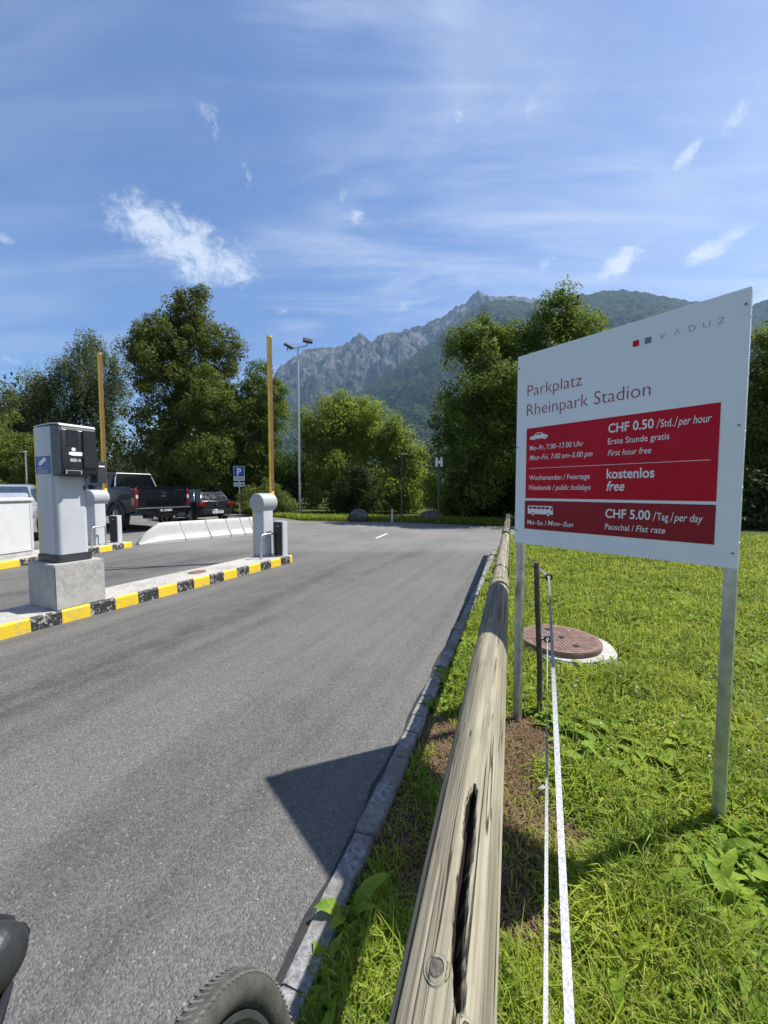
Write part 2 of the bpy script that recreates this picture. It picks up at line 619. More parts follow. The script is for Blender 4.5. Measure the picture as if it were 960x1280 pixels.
def mat_leaf(name, c1, c2, c3, scale=1.2, trans=.35, rough=.65):
    m, t = new_mat(name)
    n = t.noise(t.pos, scale, 3, .6)
    n2 = t.noise(t.pos, scale * 14, 2, .6)
    c = t.mix(t.ramp(n, .32, .68), c1, c2)
    c = t.mix(t.ramp(n2, .45, .75), c, c3)
    t.put(t.p.inputs['Base Color'], c)
    t.p.inputs['Roughness'].default_value = rough
    t.p.inputs['Specular IOR Level'].default_value = .14
    tr = t.node('ShaderNodeBsdfTranslucent')
    hs = t.node('ShaderNodeHueSaturation')
    hs.inputs['Hue'].default_value = .485
    hs.inputs['Value'].default_value = 1.25
    t.put(hs.inputs['Color'], c)
    t.put(tr.inputs[0], hs.outputs[0])
    mx = t.node('ShaderNodeMixShader')
    mx.inputs[0].default_value = trans
    t.l.new(t.p.outputs[0], mx.inputs[1])
    t.l.new(tr.outputs[0], mx.inputs[2])
    t.l.new(mx.outputs[0], t.out.inputs[0])
    return m


M['grass'] = mat_leaf('grass_blades', (.120, .205, .016), (.255, .335, .030), (.40, .40, .11), 2.6, .42, .6)
M['tallgrass'] = mat_leaf('tall_grass_stems', (.20, .26, .05), (.33, .33, .12), (.14, .24, .03), 8, .35, .6)
M['drygrass'] = mat_leaf('dry_grass', (.15, .095, .055), (.26, .19, .11), (.09, .052, .032), 9, .15, .8)
M['weed'] = mat_leaf('weed_leaves', (.105, .205, .018), (.235, .340, .034), (.30, .36, .06), 9, .38, .6)
M['clover'] = simple('clover_petals', (.60, .57, .50), .7, 0, .08, 40)
M['leaf_linden'] = mat_leaf('linden_leaves', (.058, .086, .016), (.115, .148, .029), (.185, .20, .045), .55, .40)
M['leaf_birch'] = mat_leaf('birch_leaves', (.070, .100, .034), (.115, .148, .048), (.16, .19, .07), .5, .42)
M['leaf_maple'] = mat_leaf('maple_leaves', (.070, .110, .020), (.120, .170, .030), (.17, .21, .045), .6, .42)
M['leaf_willow'] = mat_leaf('willow_leaves', (.115, .175, .024), (.190, .255, .038), (.26, .31, .06), .6, .48)
M['leaf_ash'] = mat_leaf('ash_leaves', (.062, .112, .018), (.120, .180, .026), (.19, .24, .045), .55, .45)
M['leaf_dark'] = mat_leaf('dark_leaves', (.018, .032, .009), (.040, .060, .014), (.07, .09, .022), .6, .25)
M['leaf_bush'] = mat_leaf('bush_leaves', (.10, .14, .026), (.16, .20, .04), (.22, .25, .07), 1.2, .38)
M['bark'] = simple('bark', (.085, .072, .058), .95, 0, .35, 5, .7, 18)
M['birchbark'] = simple('birch_bark', (.42, .41, .38), .85, 0, .4, 4, .5, 12)

# ------------------------------------------------------------------ ground, asphalt, field
gm, t = new_mat('open_ground')
n = t.noise(t.pos, .35, 6, .65)
t.put(t.p.inputs['Base Color'], t.mix(t.ramp(n, .3, .7), (.035, .055, .014), (.085, .105, .03)))
t.p.inputs['Roughness'].default_value = 1
t.p.inputs['Specular IOR Level'].default_value = .1
t.put(t.p.inputs['Normal'], t.bump(t.noise(t.pos, 6, 5), .6, .1))
b = MB()
b.add([(-5200, -900, -.03), (5200, -900, -.03), (5200, 5200, -.03), (-5200, 5200, -.03)], [(0, 1, 2, 3)])
struct(b.build('ground', gm))


def kx(y, off=0.):
    """x of the right asphalt edge (plus an offset across the lane) at y"""
    return .008 + .360 * (y - 1.864) + off / math.cos(RH)


b = MB()
edge = [(kx(-6), -6), (kx(9.0), 9.0), (3.02, 9.8), (3.9, 10.4), (5.2, 12.2), (5.0, 14.9), (2.67, 15.97), (.36, 17.0), (-3.6, 17.3), (-5.0, 19.2), (-8.2, 22.2),
        (-13, 25.3), (-45, 31), (-45, -6)]
b.add([(x, y, 0) for x, y in edge], [tuple(range(len(edge)))])
struct(b.build('asphalt', M['asphalt']))

# kerb of granite setts along the right edge, tar joint beside it
b = MB()
random.seed(4)
kd = Vector((math.sin(RH), math.cos(RH), 0))
kn = Vector((math.cos(RH), -math.sin(RH), 0))
K0 = Vector((kx(0), 0, 0))
s = -2.5
while s < 9.6:
    ln = random.uniform(.16, .30)
    wd = .085 + random.uniform(-.006, .006)
    h = .028 + random.uniform(-.006, .006)
    o = random.uniform(-.003, .003) + .012
    P = []
    for ds, dn in ((.001, 0), (ln - .001, 0), (ln - .001, wd), (.001, wd)):
        P.append(K0 + kd * (s + ds + random.uniform(-.0015, .0015)) + kn * (o + dn + random.uniform(-.004, .004)))
    vs = [(q.x, q.y, -.04) for q in P] + [(q.x, q.y, h + random.uniform(-.004, .004)) for q in P]
    b.add(vs, [(0, 1, 2, 3), (4, 5, 6, 7), (0, 1, 5, 4), (1, 2, 6, 5), (2, 3, 7, 6), (3, 0, 4, 7)])
    s += ln
struct(b.build('kerb', M['sett'], bevel=.005))
b = MB()
ys = np.linspace(-4, 9, 90)
L0 = [K0 + kd * y + kn * (-.012 + .010 * math.sin(y * 9.1) + .006 * math.sin(y * 23)) for y in ys]
L1 = [K0 + kd * y + kn * .012 for y in ys]
b.add([(q.x, q.y, .004) for q in L0] + [(q.x, q.y, .004) for q in L1], [(i, i + 1, 91 + i, 90 + i) for i in range(89)])
struct(b.build('tar_joint', M['tar']))
# white dash on the junction, hairline crack across the far lane
b = MB()
p0, p1 = gr(470, 673), gr(484, 667)
dv = Vector((p1[0] - p0[0], p1[1] - p0[1], 0)).normalized() * .045
nv = Vector((-dv.y, dv.x, 0))
b.add([(p0[0] - nv.x, p0[1] - nv.y, .004), (p0[0] + nv.x, p0[1] + nv.y, .004), (p1[0] + nv.x, p1[1] + nv.y, .004), (p1[0] - nv.x, p1[1] - nv.y, .004)], [(0, 1, 2, 3)])
struct(b.build('road_marking', M['roadpaint']))
b = MB()
rnd = random.Random(8)
pa, pb = gr(132, 710), gr(330, 704)
cr = [(pa[0] + (pb[0] - pa[0]) * i / 40, pa[1] + (pb[1] - pa[1]) * i / 40 + rnd.uniform(-.03, .03)) for i in range(41)]
b.add([(x, y - .012, .004) for x, y in cr] + [(x, y + .012, .004) for x, y in cr], [(i, i + 1, 42 + i, 41 + i) for i in range(40)])
struct(b.build('road_crack', M['tar']))

# meadow
ny, nx = 150, 170
yy = np.concatenate([np.linspace(-3, .2, 14)[:-1], .2 * (12.0 / .2) ** np.linspace(0, 1, ny)])
F_ = np.linspace(0, 1, nx) ** 1.6
YY = np.repeat(yy[:, None], nx, 1)
X0 = kx(YY, .100)
XX = X0 + F_[None, :] * (34 - X0)


def field_z(x, y):
    d = np.clip((x - kx(y, .100)) / .5, 0, 1)
    return -.010 - .012 * d + (.016 * fbm(x * 1.7, y * 1.7, 3, 4) + .03 * fbm(x * .25, y * .25, 9, 3)) * d


ZZ = field_z(XX, YY)
YYs = YY - np.clip(XX - kx(9), 0, 30) * 0.02
struct(grid_mesh('meadow', XX, YYs, ZZ, M['field']))

# ------------------------------------------------------------------ mountains
def terrain(name, ridge, D, y0, xlim, mat, nxs, nys, prof, amp, seed, bumpf, jag):
    rx = np.array([at(px, py, D)[0] for px, py in ridge])
    rz = np.array([at(px, py, D)[2] for px, py in ridge])
    x = np.linspace(*xlim, nxs)
    u = np.linspace(0, 1.12, nys)
    X, Uu = np.meshgrid(x, u)
    Yv = y0 + Uu * (D - y0)
    rzx = np.interp(X, rx, rz)
    front = np.clip(Uu, 0, 1) ** prof
    back = np.clip((Uu - 1) / .12, 0, 1)
    Z = rzx * front * (1 - .8 * back)
    env = np.clip(Uu * 3, 0, 1) * (1 - np.clip((Uu - .86) / .14, 0, 1) * .93)
    Z = Z + amp * bumpf(X, Yv) * env
    Z = Z + jag * fbm(X / 34, Yv / 60, seed + 70, 4, .6) * np.clip(Uu * 3, 0, 1)
    return grid_mesh(name, X, Yv, Z - 1, mat, True)


def mat_rock():
    m, t = new_mat('limestone')
    x, y, z = t.xyz(t.pos)
    nrm = t.xyz(t.node('ShaderNodeNewGeometry').outputs['Normal'])[2]
    nv = t.noise(t.scale(t.pos, (.012, .006, .004)), 1, 7, .68)
    n2 = t.noise(t.pos, .02, 6, .7)
    n3 = t.noise(t.pos, .0045, 5, .6)
    c = t.mix(t.ramp(nv, .3, .7), (.040, .040, .042), (.175, .175, .174))
    c = t.mix(t.ramp(n2, .62, .76), c, (.40, .39, .37))
    low = t.ramp(t.m('ADD', z, t.m('MULTIPLY', t.m('SUBTRACT', n3, .5), 1900.)), 1250, 700)
    veg = t.m('MAXIMUM', low, t.m('MULTIPLY', t.ramp(n3, .47, .60), t.ramp(nrm, .25, .55, .25, 1.)))
    veg = t.m('MULTIPLY', veg, t.ramp(n2, .64, .52, .12, 1.))
    gcol = t.mix(t.noise(t.pos, .035, 4, .7), (.014, .024, .012), (.040, .054, .020))
    t.put(t.p.inputs['Base Color'], t.mix(veg, c, gcol))
    t.p.inputs['Roughness'].default_value = 1
    t.p.inputs['Specular IOR Level'].default_value = .05
    t.put(t.p.inputs['Normal'], t.bump(t.m('ADD', nv, n2), .9, 40.))
    return m


def mat_forest():
    m, t = new_mat('mountain_forest')
    x, y, z = t.xyz(t.pos)
    v = t.voro(t.pos, .075)
    vc = t.xyz(t.voro(t.pos, .075, out=1))[0]
    n = t.noise(t.pos, .012, 5, .65)
    n2 = t.noise(t.pos, .0035, 4, .6)
    c = t.mix(t.ramp(vc, 0, 1), (.007, .016, .008), (.030, .046, .016))
    c = t.mix(t.ramp(n2, .45, .68), c, t.mix(vc, (.02, .036, .012), (.05, .070, .022)))
    c = t.mix(t.m('MULTIPLY', t.ramp(n, .66, .74), .6), c, (.24, .23, .20))
    t.put(t.p.inputs['Base Color'], c)
    t.p.inputs['Roughness'].default_value = 1
    t.p.inputs['Specular IOR Level'].default_value = .05
    t.put(t.p.inputs['Normal'], t.bump(t.m('ADD', t.m('MULTIPLY', t.m('SUBTRACT', 1., v), 1.), n), 1., 12.))
    return m


RIDGE = [(-500, 620), (-150, 600), (60, 590), (250, 560), (330, 505), (341, 488), (345, 463), (352, 456), (365, 447), (372, 443), (380, 437), (390, 436), (400, 434), (415, 434), (430, 430),
         (440, 424), (450, 416), (457, 422), (465, 428), (472, 421), (480, 417), (492, 416), (498, 418), (505, 413), (513, 411), (520, 407), (530, 406), (538, 402), (545, 398), (556, 396),
         (566, 387), (575, 382), (583, 379), (590, 370), (597, 364), (604, 369), (620, 370), (650, 371), (700, 377), (800, 400), (1000, 430), (1500, 470), (2200, 560)]


def rb(X, Y):
    rid = ridged(X / 420 + .35 * fbm(X / 300, Y / 300, 5, 3), Y / 1100, 11, 6) - .6
    return 1.0 * rid + .25 * fbm(X / 90, Y / 90, 21, 5)


struct(terrain('rocky_mountain', RIDGE, 4300, 1900, (-2600, 3400), mat_rock(), 620, 300, 1.35, 420, 1, rb, 34))
FOR = [(-900, 640), (100, 620), (330, 560), (361, 528), (400, 512), (430, 500), (457, 485), (480, 470), (503, 453), (525, 438), (546, 423), (562, 411), (575, 402), (590, 390), (602, 380), (620, 374), (650, 375), (680, 379), (690, 380),
       (705, 375), (720, 369), (750, 364), (780, 361), (800, 364), (820, 368), (860, 376), (900, 382), (935, 384), (960, 374), (1010, 372), (1100, 385), (1300, 420), (1700, 480), (2400, 570)]


def fb(X, Y):
    tree = np.maximum(vnoise(X / 9, Y / 14, 40), vnoise(X / 7 + 9, Y / 11, 41))
    return .55 * (ridged(X / 520, Y / 700, 31, 4) - .55) + .30 * fbm(X / 130, Y / 170, 33, 4) + .085 * tree


struct(terrain('forest_mountain', FOR, 3000, 900, (-1900, 3900), mat_forest(), 700, 330, 1.25, 230, 2, fb, 15))

# air between here and the mountains
hz, t = new_mat('summer_haze')
t.n.clear()
vo = t.node('ShaderNodeVolumePrincipled')
vo.inputs['Color'].default_value = (.42, .66, 1, 1)
vo.inputs['Density'].default_value = 6.3e-5
vo.inputs['Anisotropy'].default_value = .1
out = t.node('ShaderNodeOutputMaterial')
t.l.new(vo.outputs[0], out.inputs['Volume'])
b = MB()
b.box(-5300, 5300, -1000, 5300, -400, 2800)
struct(b.build('haze', hz), 'stuff')

# ------------------------------------------------------------------ trees
def leaf_cloud(rng, centers, radii, n, size, vert=1., droop=0.):
    """n leaves round every clump centre -> vertices, faces of folded-open leaf quads"""
    k = len(centers)
    C = np.repeat(centers, n, 0)
    Rr = np.repeat(radii, n)
    d = rng.normal(size=(k * n, 3))
    d /= np.linalg.norm(d, axis=1, keepdims=True)
    rad = rng.uniform(.25, 1, k * n) ** .6
    P = C + d * (rad * Rr)[:, None] * np.array([1, 1, vert])
    nn = d * .7 + rng.normal(size=d.shape) * .55 + np.array([0, 0, .55])
    nn /= np.linalg.norm(nn, axis=1, keepdims=True)
    a = np.cross(nn, rng.normal(size=d.shape))
    a[:, 2] -= droop
    a -= nn * (a * nn).sum(1, keepdims=True)
    a /= np.linalg.norm(a, axis=1, keepdims=True) + 1e-9
    bb = np.cross(nn, a)
    sz = (size * rng.uniform(.55, 1.35, k * n))[:, None]
    V = np.stack([P - a * sz * .6, P + bb * sz * .36 - a * sz * .05, P + a * sz * .75, P - bb * sz * .36 - a * sz * .05], 1).reshape(-1, 3)
    return V


def crown_obj(name, V, mat, parent):
    n = len(V) // 4
    return fast_mesh(name, V, np.arange(4 * n), np.full(n, 4), mat, parent)


def tree(name, label, cat, x, y, lobes, leaf, nclump, nleaf, size, clump=(.35, .75), trunk=.2, bark='bark', group=None, vert=.85, droop=0., seed=1, shell=.45, z0=0., limbs=16):
    """lobes: list of (dx, dy, z, rx, ry, rz) ellipsoids that make the crown's outline"""
    rng = np.random.default_rng(seed)
    root = thing(name, label, cat, (x, y, z0), 0, group)
    vol = np.array([l[3] * l[4] * l[5] for l in lobes]) ** .72
    pk = rng.choice(len(lobes), nclump, p=vol / vol.sum())
    L = np.array(lobes)[pk]
    d = rng.normal(size=(nclump, 3))
    d /= np.linalg.norm(d, axis=1, keepdims=True)
    r = rng.uniform(0, 1, nclump) ** shell
    r = r * (1 + .13 * np.sin(d[:, 0] * 5 + seed) * np.cos(d[:, 2] * 6 + 2 * seed))
    Cn = L[:, :3] + d * r[:, None] * L[:, 3:]
    Cn[:, 2] = np.maximum(Cn[:, 2], .35)
    rad = rng.uniform(clump[0], clump[1], nclump)
    V = leaf_cloud(rng, Cn, rad, nleaf, size, vert, droop)
    V[:, 2] = np.maximum(V[:, 2], .02)
    crown_obj('crown', V, M[leaf], root)
    b = MB()
    top = max(l[2] + l[5] * .15 for l in lobes)
    tp = [(.12 * math.sin(i * 1.7 + seed) * (i > 0), .12 * math.cos(i * 2.1 + seed) * (i > 0), top * i / 7) for i in range(8)]
    b.tube(tp, [trunk * (1.25 if i == 0 else 1) * (1 - .11 * i) for i in range(8)], 9)
    for c in Cn[rng.choice(nclump, min(limbs, nclump), replace=False)]:
        h = max(.15, min(.9, c[2] / top * rng.uniform(.45, .8)))
        i = h * 7
        k = int(i)
        p0 = np.array(tp[k]) + (np.array(tp[k + 1]) - np.array(tp[k])) * (i - k)
        md = (p0 + c) / 2 + np.array([0, 0, .25])
        rr = trunk * (1 - .75 * h) * .45
        b.tube([p0, p0 * .6 + md * .4, md, md * .5 + c * .5 + np.array([0, 0, .05]), c], [rr, rr * .85, rr * .65, rr * .42, rr * .15], 6)
    b.build('trunk', M[bark], root, smooth=True)
    return root


def px_lobe(px, py, Y, wx, wy, base, dy=0., depth=None):
    """ellipsoid of a crown from its photo centre and half sizes, relative to base"""
    p = at(px, py, Y)
    k = Y / 480
    return (p[0] - base[0], dy, p[2], wx * k, depth if depth else wx * k * .9, wy * k)


def tree_px(name, label, cat, px, Y, lobes, leaf, nclump, nleaf, size, **kw):
    bx = (px - 480) / 480 * Y
    L = [px_lobe(a, c, Y, w_, h_, (bx, Y), dy) for a, c, w_, h_, dy in lobes]
    return tree(name, label, cat, bx, Y, L, leaf, nclump, nleaf, size, **kw)


WG = 'trees along the far side of the car park'
tree_px('linden_tree', 'tallest dense olive-green tree on the left, rising behind the black pickup', 'tree', 228, 27,
        [(236, 385, 24, 26, 0), (214, 412, 46, 28, .3), (272, 428, 32, 22, -.3), (222, 455, 62, 40, 0), (235, 515, 68, 60, 0), (180, 440, 26, 22, .5), (222, 585, 60, 50, 0), (290, 455, 14, 22, 0), (246, 365, 13, 14, 0)],
        'leaf_linden', 560, 186, 0.122, clump=(.4, .85), trunk=.34, seed=3, group=WG)
tree_px('weeping_birch', 'weeping birch with drooping grey-green strands, left of the tallest olive-green tree', 'tree', 112, 30,
        [(112, 446, 26, 22, 0), (112, 490, 44, 44, 0), (78, 480, 22, 36, .4), (142, 480, 24, 40, -.3), (110, 560, 52, 60, 0)],
        'leaf_birch', 330, 147, 0.103, clump=(.3, .55), trunk=.2, bark='birchbark', vert=2.6, droop=1.4, seed=5, group=WG)
tree_px('weeping_birch', 'weeping birch with drooping strands at the left frame edge, lower of the two birches', 'tree', 44, 29,
        [(50, 480, 22, 26, 0), (36, 520, 36, 40, 0), (60, 560, 40, 56, .5), (5, 545, 26, 40, 0)],
        'leaf_birch', 270, 147, 0.103, clump=(.3, .55), trunk=.18, bark='birchbark', vert=2.4, droop=1.4, seed=6, group=WG)
tree_px('bushy_tree', 'low bushy dark tree at the left edge, behind the silver car and small lamp post', 'tree', 20, 25,
        [(15, 560, 34, 38, 0), (-30, 540, 40, 50, 0), (70, 590, 36, 34, 0), (20, 610, 60, 30, 0)],
        'leaf_maple', 230, 155, 0.111, clump=(.4, .75), trunk=.16, seed=7, group=WG)
tree_px('maple_tree', 'mid-green tree behind the small dark hatchback, right of the tallest tree', 'tree', 275, 24,
        [(268, 510, 32, 36, 0), (300, 500, 24, 30, .4), (270, 570, 44, 46, 0), (258, 475, 18, 18, 0)],
        'leaf_maple', 260, 170, 0.103, clump=(.35, .7), trunk=.18, seed=8, group=WG)
tree_px('maple_tree', 'slim green tree partly hidden behind the near raised barrier arm', 'tree', 326, 25,
        [(322, 475, 18, 26, 0), (330, 520, 30, 50, 0), (326, 590, 36, 50, 0), (346, 500, 12, 30, 0)],
        'leaf_ash', 230, 162, 0.103, clump=(.35, .65), trunk=.16, seed=9, group=WG)
tree_px('willow_tree', 'light yellow-green rounded tree right behind the tall floodlight mast', 'tree', 425, 25,
        [(438, 510, 34, 24, 0), (412, 540, 38, 36, 0), (455, 540, 32, 34, .4), (425, 595, 52, 44, 0), (388, 545, 14, 24, 0)],
        'leaf_willow', 230, 201, 0.118, clump=(.40, .85), trunk=.2, vert=1.1, seed=10, group=WG)
tree_px('willow_tree', 'smaller yellow-green tree behind the white-topped marker post', 'tree', 500, 24,
        [(486, 550, 26, 26, 0), (508, 575, 24, 34, 0), (498, 615, 34, 36, 0)],
        'leaf_willow', 120, 186, 0.118, clump=(.38, .75), trunk=.14, vert=1.1, seed=11, group=WG)
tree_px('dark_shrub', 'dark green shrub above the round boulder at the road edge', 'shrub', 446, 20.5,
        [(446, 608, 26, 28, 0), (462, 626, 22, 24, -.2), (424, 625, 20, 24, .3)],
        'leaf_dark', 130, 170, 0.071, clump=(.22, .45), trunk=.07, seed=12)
tree_px('ash_tree', 'tall dark leafy tree immediately left of the white price board', 'tree', 606, 18.6,
        [(608, 402, 14, 22, 0), (592, 440, 32, 30, 0), (632, 432, 28, 24, .3), (604, 500, 58, 46, -.6), (570, 540, 34, 36, -1.2), (610, 580, 66, 60, -1.0), (625, 520, 40, 50, -2.2), (650, 500, 40, 60, .4)],
        'leaf_ash', 520, 186, 0.099, clump=(.35, .75), trunk=.26, seed=13, group=WG)
tree_px('ash_tree', 'tall leafy tree whose crown tops the board edge left of the lettering', 'tree', 712, 19,
        [(700, 392, 30, 26, 0), (734, 396, 22, 26, .3), (712, 440, 52, 40, 0), (700, 520, 60, 70, 0), (668, 425, 16, 22, -.3), (714, 372, 14, 12, 0), (740, 600, 60, 60, 0)],
        'leaf_ash', 430, 178, 0.099, clump=(.35, .75), trunk=.26, seed=14, group=WG)
tree_px('young_tree', 'light green young tree between the two thin posts at the road edge', 'tree', 560, 19,
        [(562, 622, 22, 28, 0), (582, 632, 24, 22, 0), (540, 610, 16, 22, .2)],
        'leaf_willow', 90, 147, 0.079, clump=(.25, .45), trunk=.06, seed=15)
tree_px('leafy_tree', 'dark tree beyond the meadow, showing beside the right edge of the price board', 'tree', 985, 17,
        [(985, 470, 60, 56, 0), (960, 560, 60, 80, 0), (1030, 540, 70, 90, 0), (958, 440, 22, 26, 0)],
        'leaf_maple', 380, 170, 0.103, clump=(.35, .75), trunk=.24, seed=16, group=WG)
tree_px('leafy_tree', 'dark tree standing wholly behind the price board above the meadow', 'tree', 850, 18,
        [(850, 520, 80, 70, 0), (820, 600, 70, 60, 0), (890, 600, 80, 60, 0)],
        'leaf_maple', 260, 155, 0.118, clump=(.4, .8), trunk=.22, seed=17, group=WG)
tree_px('hedge_shrub', 'rounded light green shrub at the foot of the near barrier arm', 'shrub', 333, 21.5,
        [(322, 626, 20, 20, 0), (348, 630, 18, 17, 0), (334, 614, 14, 12, 0)],
        'leaf_bush', 120, 170, 0.067, clump=(.22, .42), trunk=.05, seed=18)


def scatter_mass(name, label, cat, pts, leaf, nleaf, size, clump, kind=None, seed=1, vert=1.):
    rng = np.random.default_rng(seed)
    V = leaf_cloud(rng, np.array(pts), rng.uniform(*clump, len(pts)), nleaf, size, vert)
    V[:, 2] = np.maximum(V[:, 2], .02)
    o = crown_obj(name, V, M[leaf], None)
    tag(o, label, cat)
    if kind:
        o['kind'] = kind
    return o


rng = np.random.default_rng(77)
pts = []
for i in range(1150):                      # wood behind the first row of trees
    px = rng.uniform(-260, 1300)
    Y = rng.uniform(29, 40) if px < 640 else rng.uniform(21, 32)
    hh = (8.0 if px < 340 else 3.2) + 2.5 * vnoise(np.array([px / 70.]), np.array([3.]), 5)[0]
    pts.append((*at(px, 640, Y)[:2], rng.uniform(.3, hh)))
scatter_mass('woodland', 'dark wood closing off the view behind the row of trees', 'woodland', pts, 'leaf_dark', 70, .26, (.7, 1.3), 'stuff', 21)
pts = []
for i in range(420):                      # undergrowth behind the parked cars
    px = rng.uniform(-60, 380)
    Y = 24.2 + (380 - px) / 440 * 5 + rng.uniform(-.6, 1.4)
    pts.append((*at(px, 640, Y)[:2], rng.uniform(.2, 2.6)))
for i in range(150):
    px = rng.uniform(565, 660)
    Y = 17.6 + rng.uniform(0, 1.6)
    pts.append((*at(px, 640, Y)[:2], rng.uniform(.15, 2.0)))
for i in range(260):
    px = rng.uniform(660, 1250)
    Y = 14 + rng.uniform(0, 2.) - max(0, px - 900) * .002
    pts.append((*at(px, 640, Y)[:2], rng.uniform(.15, 2.2)))
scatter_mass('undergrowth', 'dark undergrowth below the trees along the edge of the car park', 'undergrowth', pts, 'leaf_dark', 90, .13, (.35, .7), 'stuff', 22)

# grassy verge along the far road edge
rng = np.random.default_rng(31)


def blades(P, h, wdt, lean, rng, curl=1.):
    """bent grass blades: 5 vertices, a quad and a triangle each"""
    n = len(P)
    a = rng.uniform(0, 2 * np.pi, n)
    d = np.stack([np.cos(a), np.sin(a), np.zeros(n)], 1)
    q = a + np.pi / 2 + rng.normal(0, .5, n)
    sdr = np.stack([np.cos(q), np.sin(q), np.zeros(n)], 1)
    mid = P + d * (lean * h * .35)[:, None] + np.array([0, 0, 1]) * (h * .62)[:, None]
    tip = P + d * (lean * h * 1.0 * curl)[:, None] + np.array([0, 0, 1]) * (h * (1 - .45 * np.clip(lean, 0, 1.4)))[:, None]
    w_ = sdr * wdt[:, None]
    V = np.stack([P - w_, P + w_, mid + w_ * .8, mid - w_ * .8, tip], 1).reshape(-1, 3)
    i0 = np.arange(n)[:, None] * 5
    I = np.concatenate([i0 + np.array([[0, 1, 2, 3]]), i0 + np.array([[3, 2, 4]])], 1)
    return V, I.ravel(), np.tile([4, 3], n)


n = 16000
px = rng.uniform(330, 640, n)
Y = np.interp(px, [330, 375, 480, 560, 640], [21, 18.4, 17.2, 16.3, 15.2]) + rng.uniform(.05, 1.6, n)
P = np.stack([(px - 480) / 480 * Y, Y, np.zeros(n)], 1)
V, I, N = blades(P, rng.uniform(.1, .34, n), rng.uniform(.008, .016, n), rng.uniform(.1, .8, n), rng)
struct(fast_mesh('verge_grass', V, I, N, M['grass']), 'stuff')

# ------------------------------------------------------------------ meadow grass, weeds
rng = np.random.default_rng(5)


def bare(x, y):
    f = np.zeros_like(x)
    wv = .5 * fbm(x * 5, y * 5, 15, 3)
    for bx, by, rx, ry in BARE:
        q = ((x - bx) / rx) ** 2 + ((y - by) / ry) ** 2 + wv
        f = np.maximum(f, np.clip(1.25 - q, 0, 1))
    return f


def field_points(n, y0, y1, xf=1.12, rng=rng):
    y = y0 * (y1 / y0) ** rng.uniform(0, 1, n)
    x0 = kx(y, .105)
    x1 = xf * y + .45
    x = x0 + (x1 - x0) * rng.uniform(0, 1, n)
    return x, y


MAN = gr(699, 799, .09)


def clear(x, y):
    return ((x - MAN[0] - .07) ** 2 + (y - MAN[1] + .05) ** 2 > .40 ** 2 * (1 + .25 * fbm(x * 6, y * 6, 4, 2)))


x, y = field_points(400000, .22, 11.8, 1.5)
tuft = fbm(x * 2.6, y * 2.6, 50, 4)
keep = (rng.uniform(0, 1, len(x)) < np.clip(.80 + .8 * tuft, .15, 1) * np.clip((x - kx(y, .105)) / .09, .15, 1) * (1 - .93 * bare(x, y))) & clear(x, y)
x, y = x[keep], y[keep]
tuft = tuft[keep]
near = np.clip((x - kx(y)) / .35, 0, 1)
h = (.052 + .06 * np.clip(tuft + .3, 0, 1) + rng.exponential(.022, len(x))) * (.55 + .45 * near) * (1 - .5 * bare(x, y))
wdt = .0016 + .0011 * y * rng.uniform(.7, 1.3, len(x))
for px_, py_ in ((1.40, 1.48), (.80, 2.28), (.967, 2.355)):
    h = h * (1 - .72 * np.exp(-(((x - px_ + .03) / .22) ** 2 + ((y - py_ + .14) / .26) ** 2)))
P = np.stack([x, y, field_z(x, y) - .004], 1)
V, I, N = blades(P, h, wdt, rng.uniform(.15, 1.35, len(x)), rng)
struct(fast_mesh('meadow_grass', V, I, N, M['grass']), 'stuff')

x, y = field_points(5200, .3, 8.5, 1.3)
keep = (bare(x, y) < .3) & clear(x, y) & (x > kx(y, .2)) & (rng.uniform(0, 1, len(x)) < np.clip(.45 + 1.3 * fbm(x * 1.4, y * 1.4, 93, 3), 0, 1))
x, y = x[keep], y[keep]
P = np.stack([x, y, field_z(x, y)], 1)
V, I, N = blades(P, rng.uniform(.10, .21, len(x)), .0014 + .0009 * y, rng.uniform(.1, .8, len(x)), rng)
struct(fast_mesh('tall_grass', V, I, N, M['tallgrass']), 'stuff')
x, y = field_points(60000, .3, 4.2, .7)
keep = (rng.uniform(0, 1, len(x)) < .05 + .95 * bare(x, y)) & clear(x, y)
x, y = x[keep], y[keep]
P = np.stack([x, y, field_z(x, y)], 1)
V, I, N = blades(P, rng.uniform(.012, .045, len(x)), rng.uniform(.0012, .0026, len(x)), rng.uniform(.8, 2.6, len(x)), rng)
struct(fast_mesh('dry_grass', V, I, N, M['drygrass']), 'stuff')


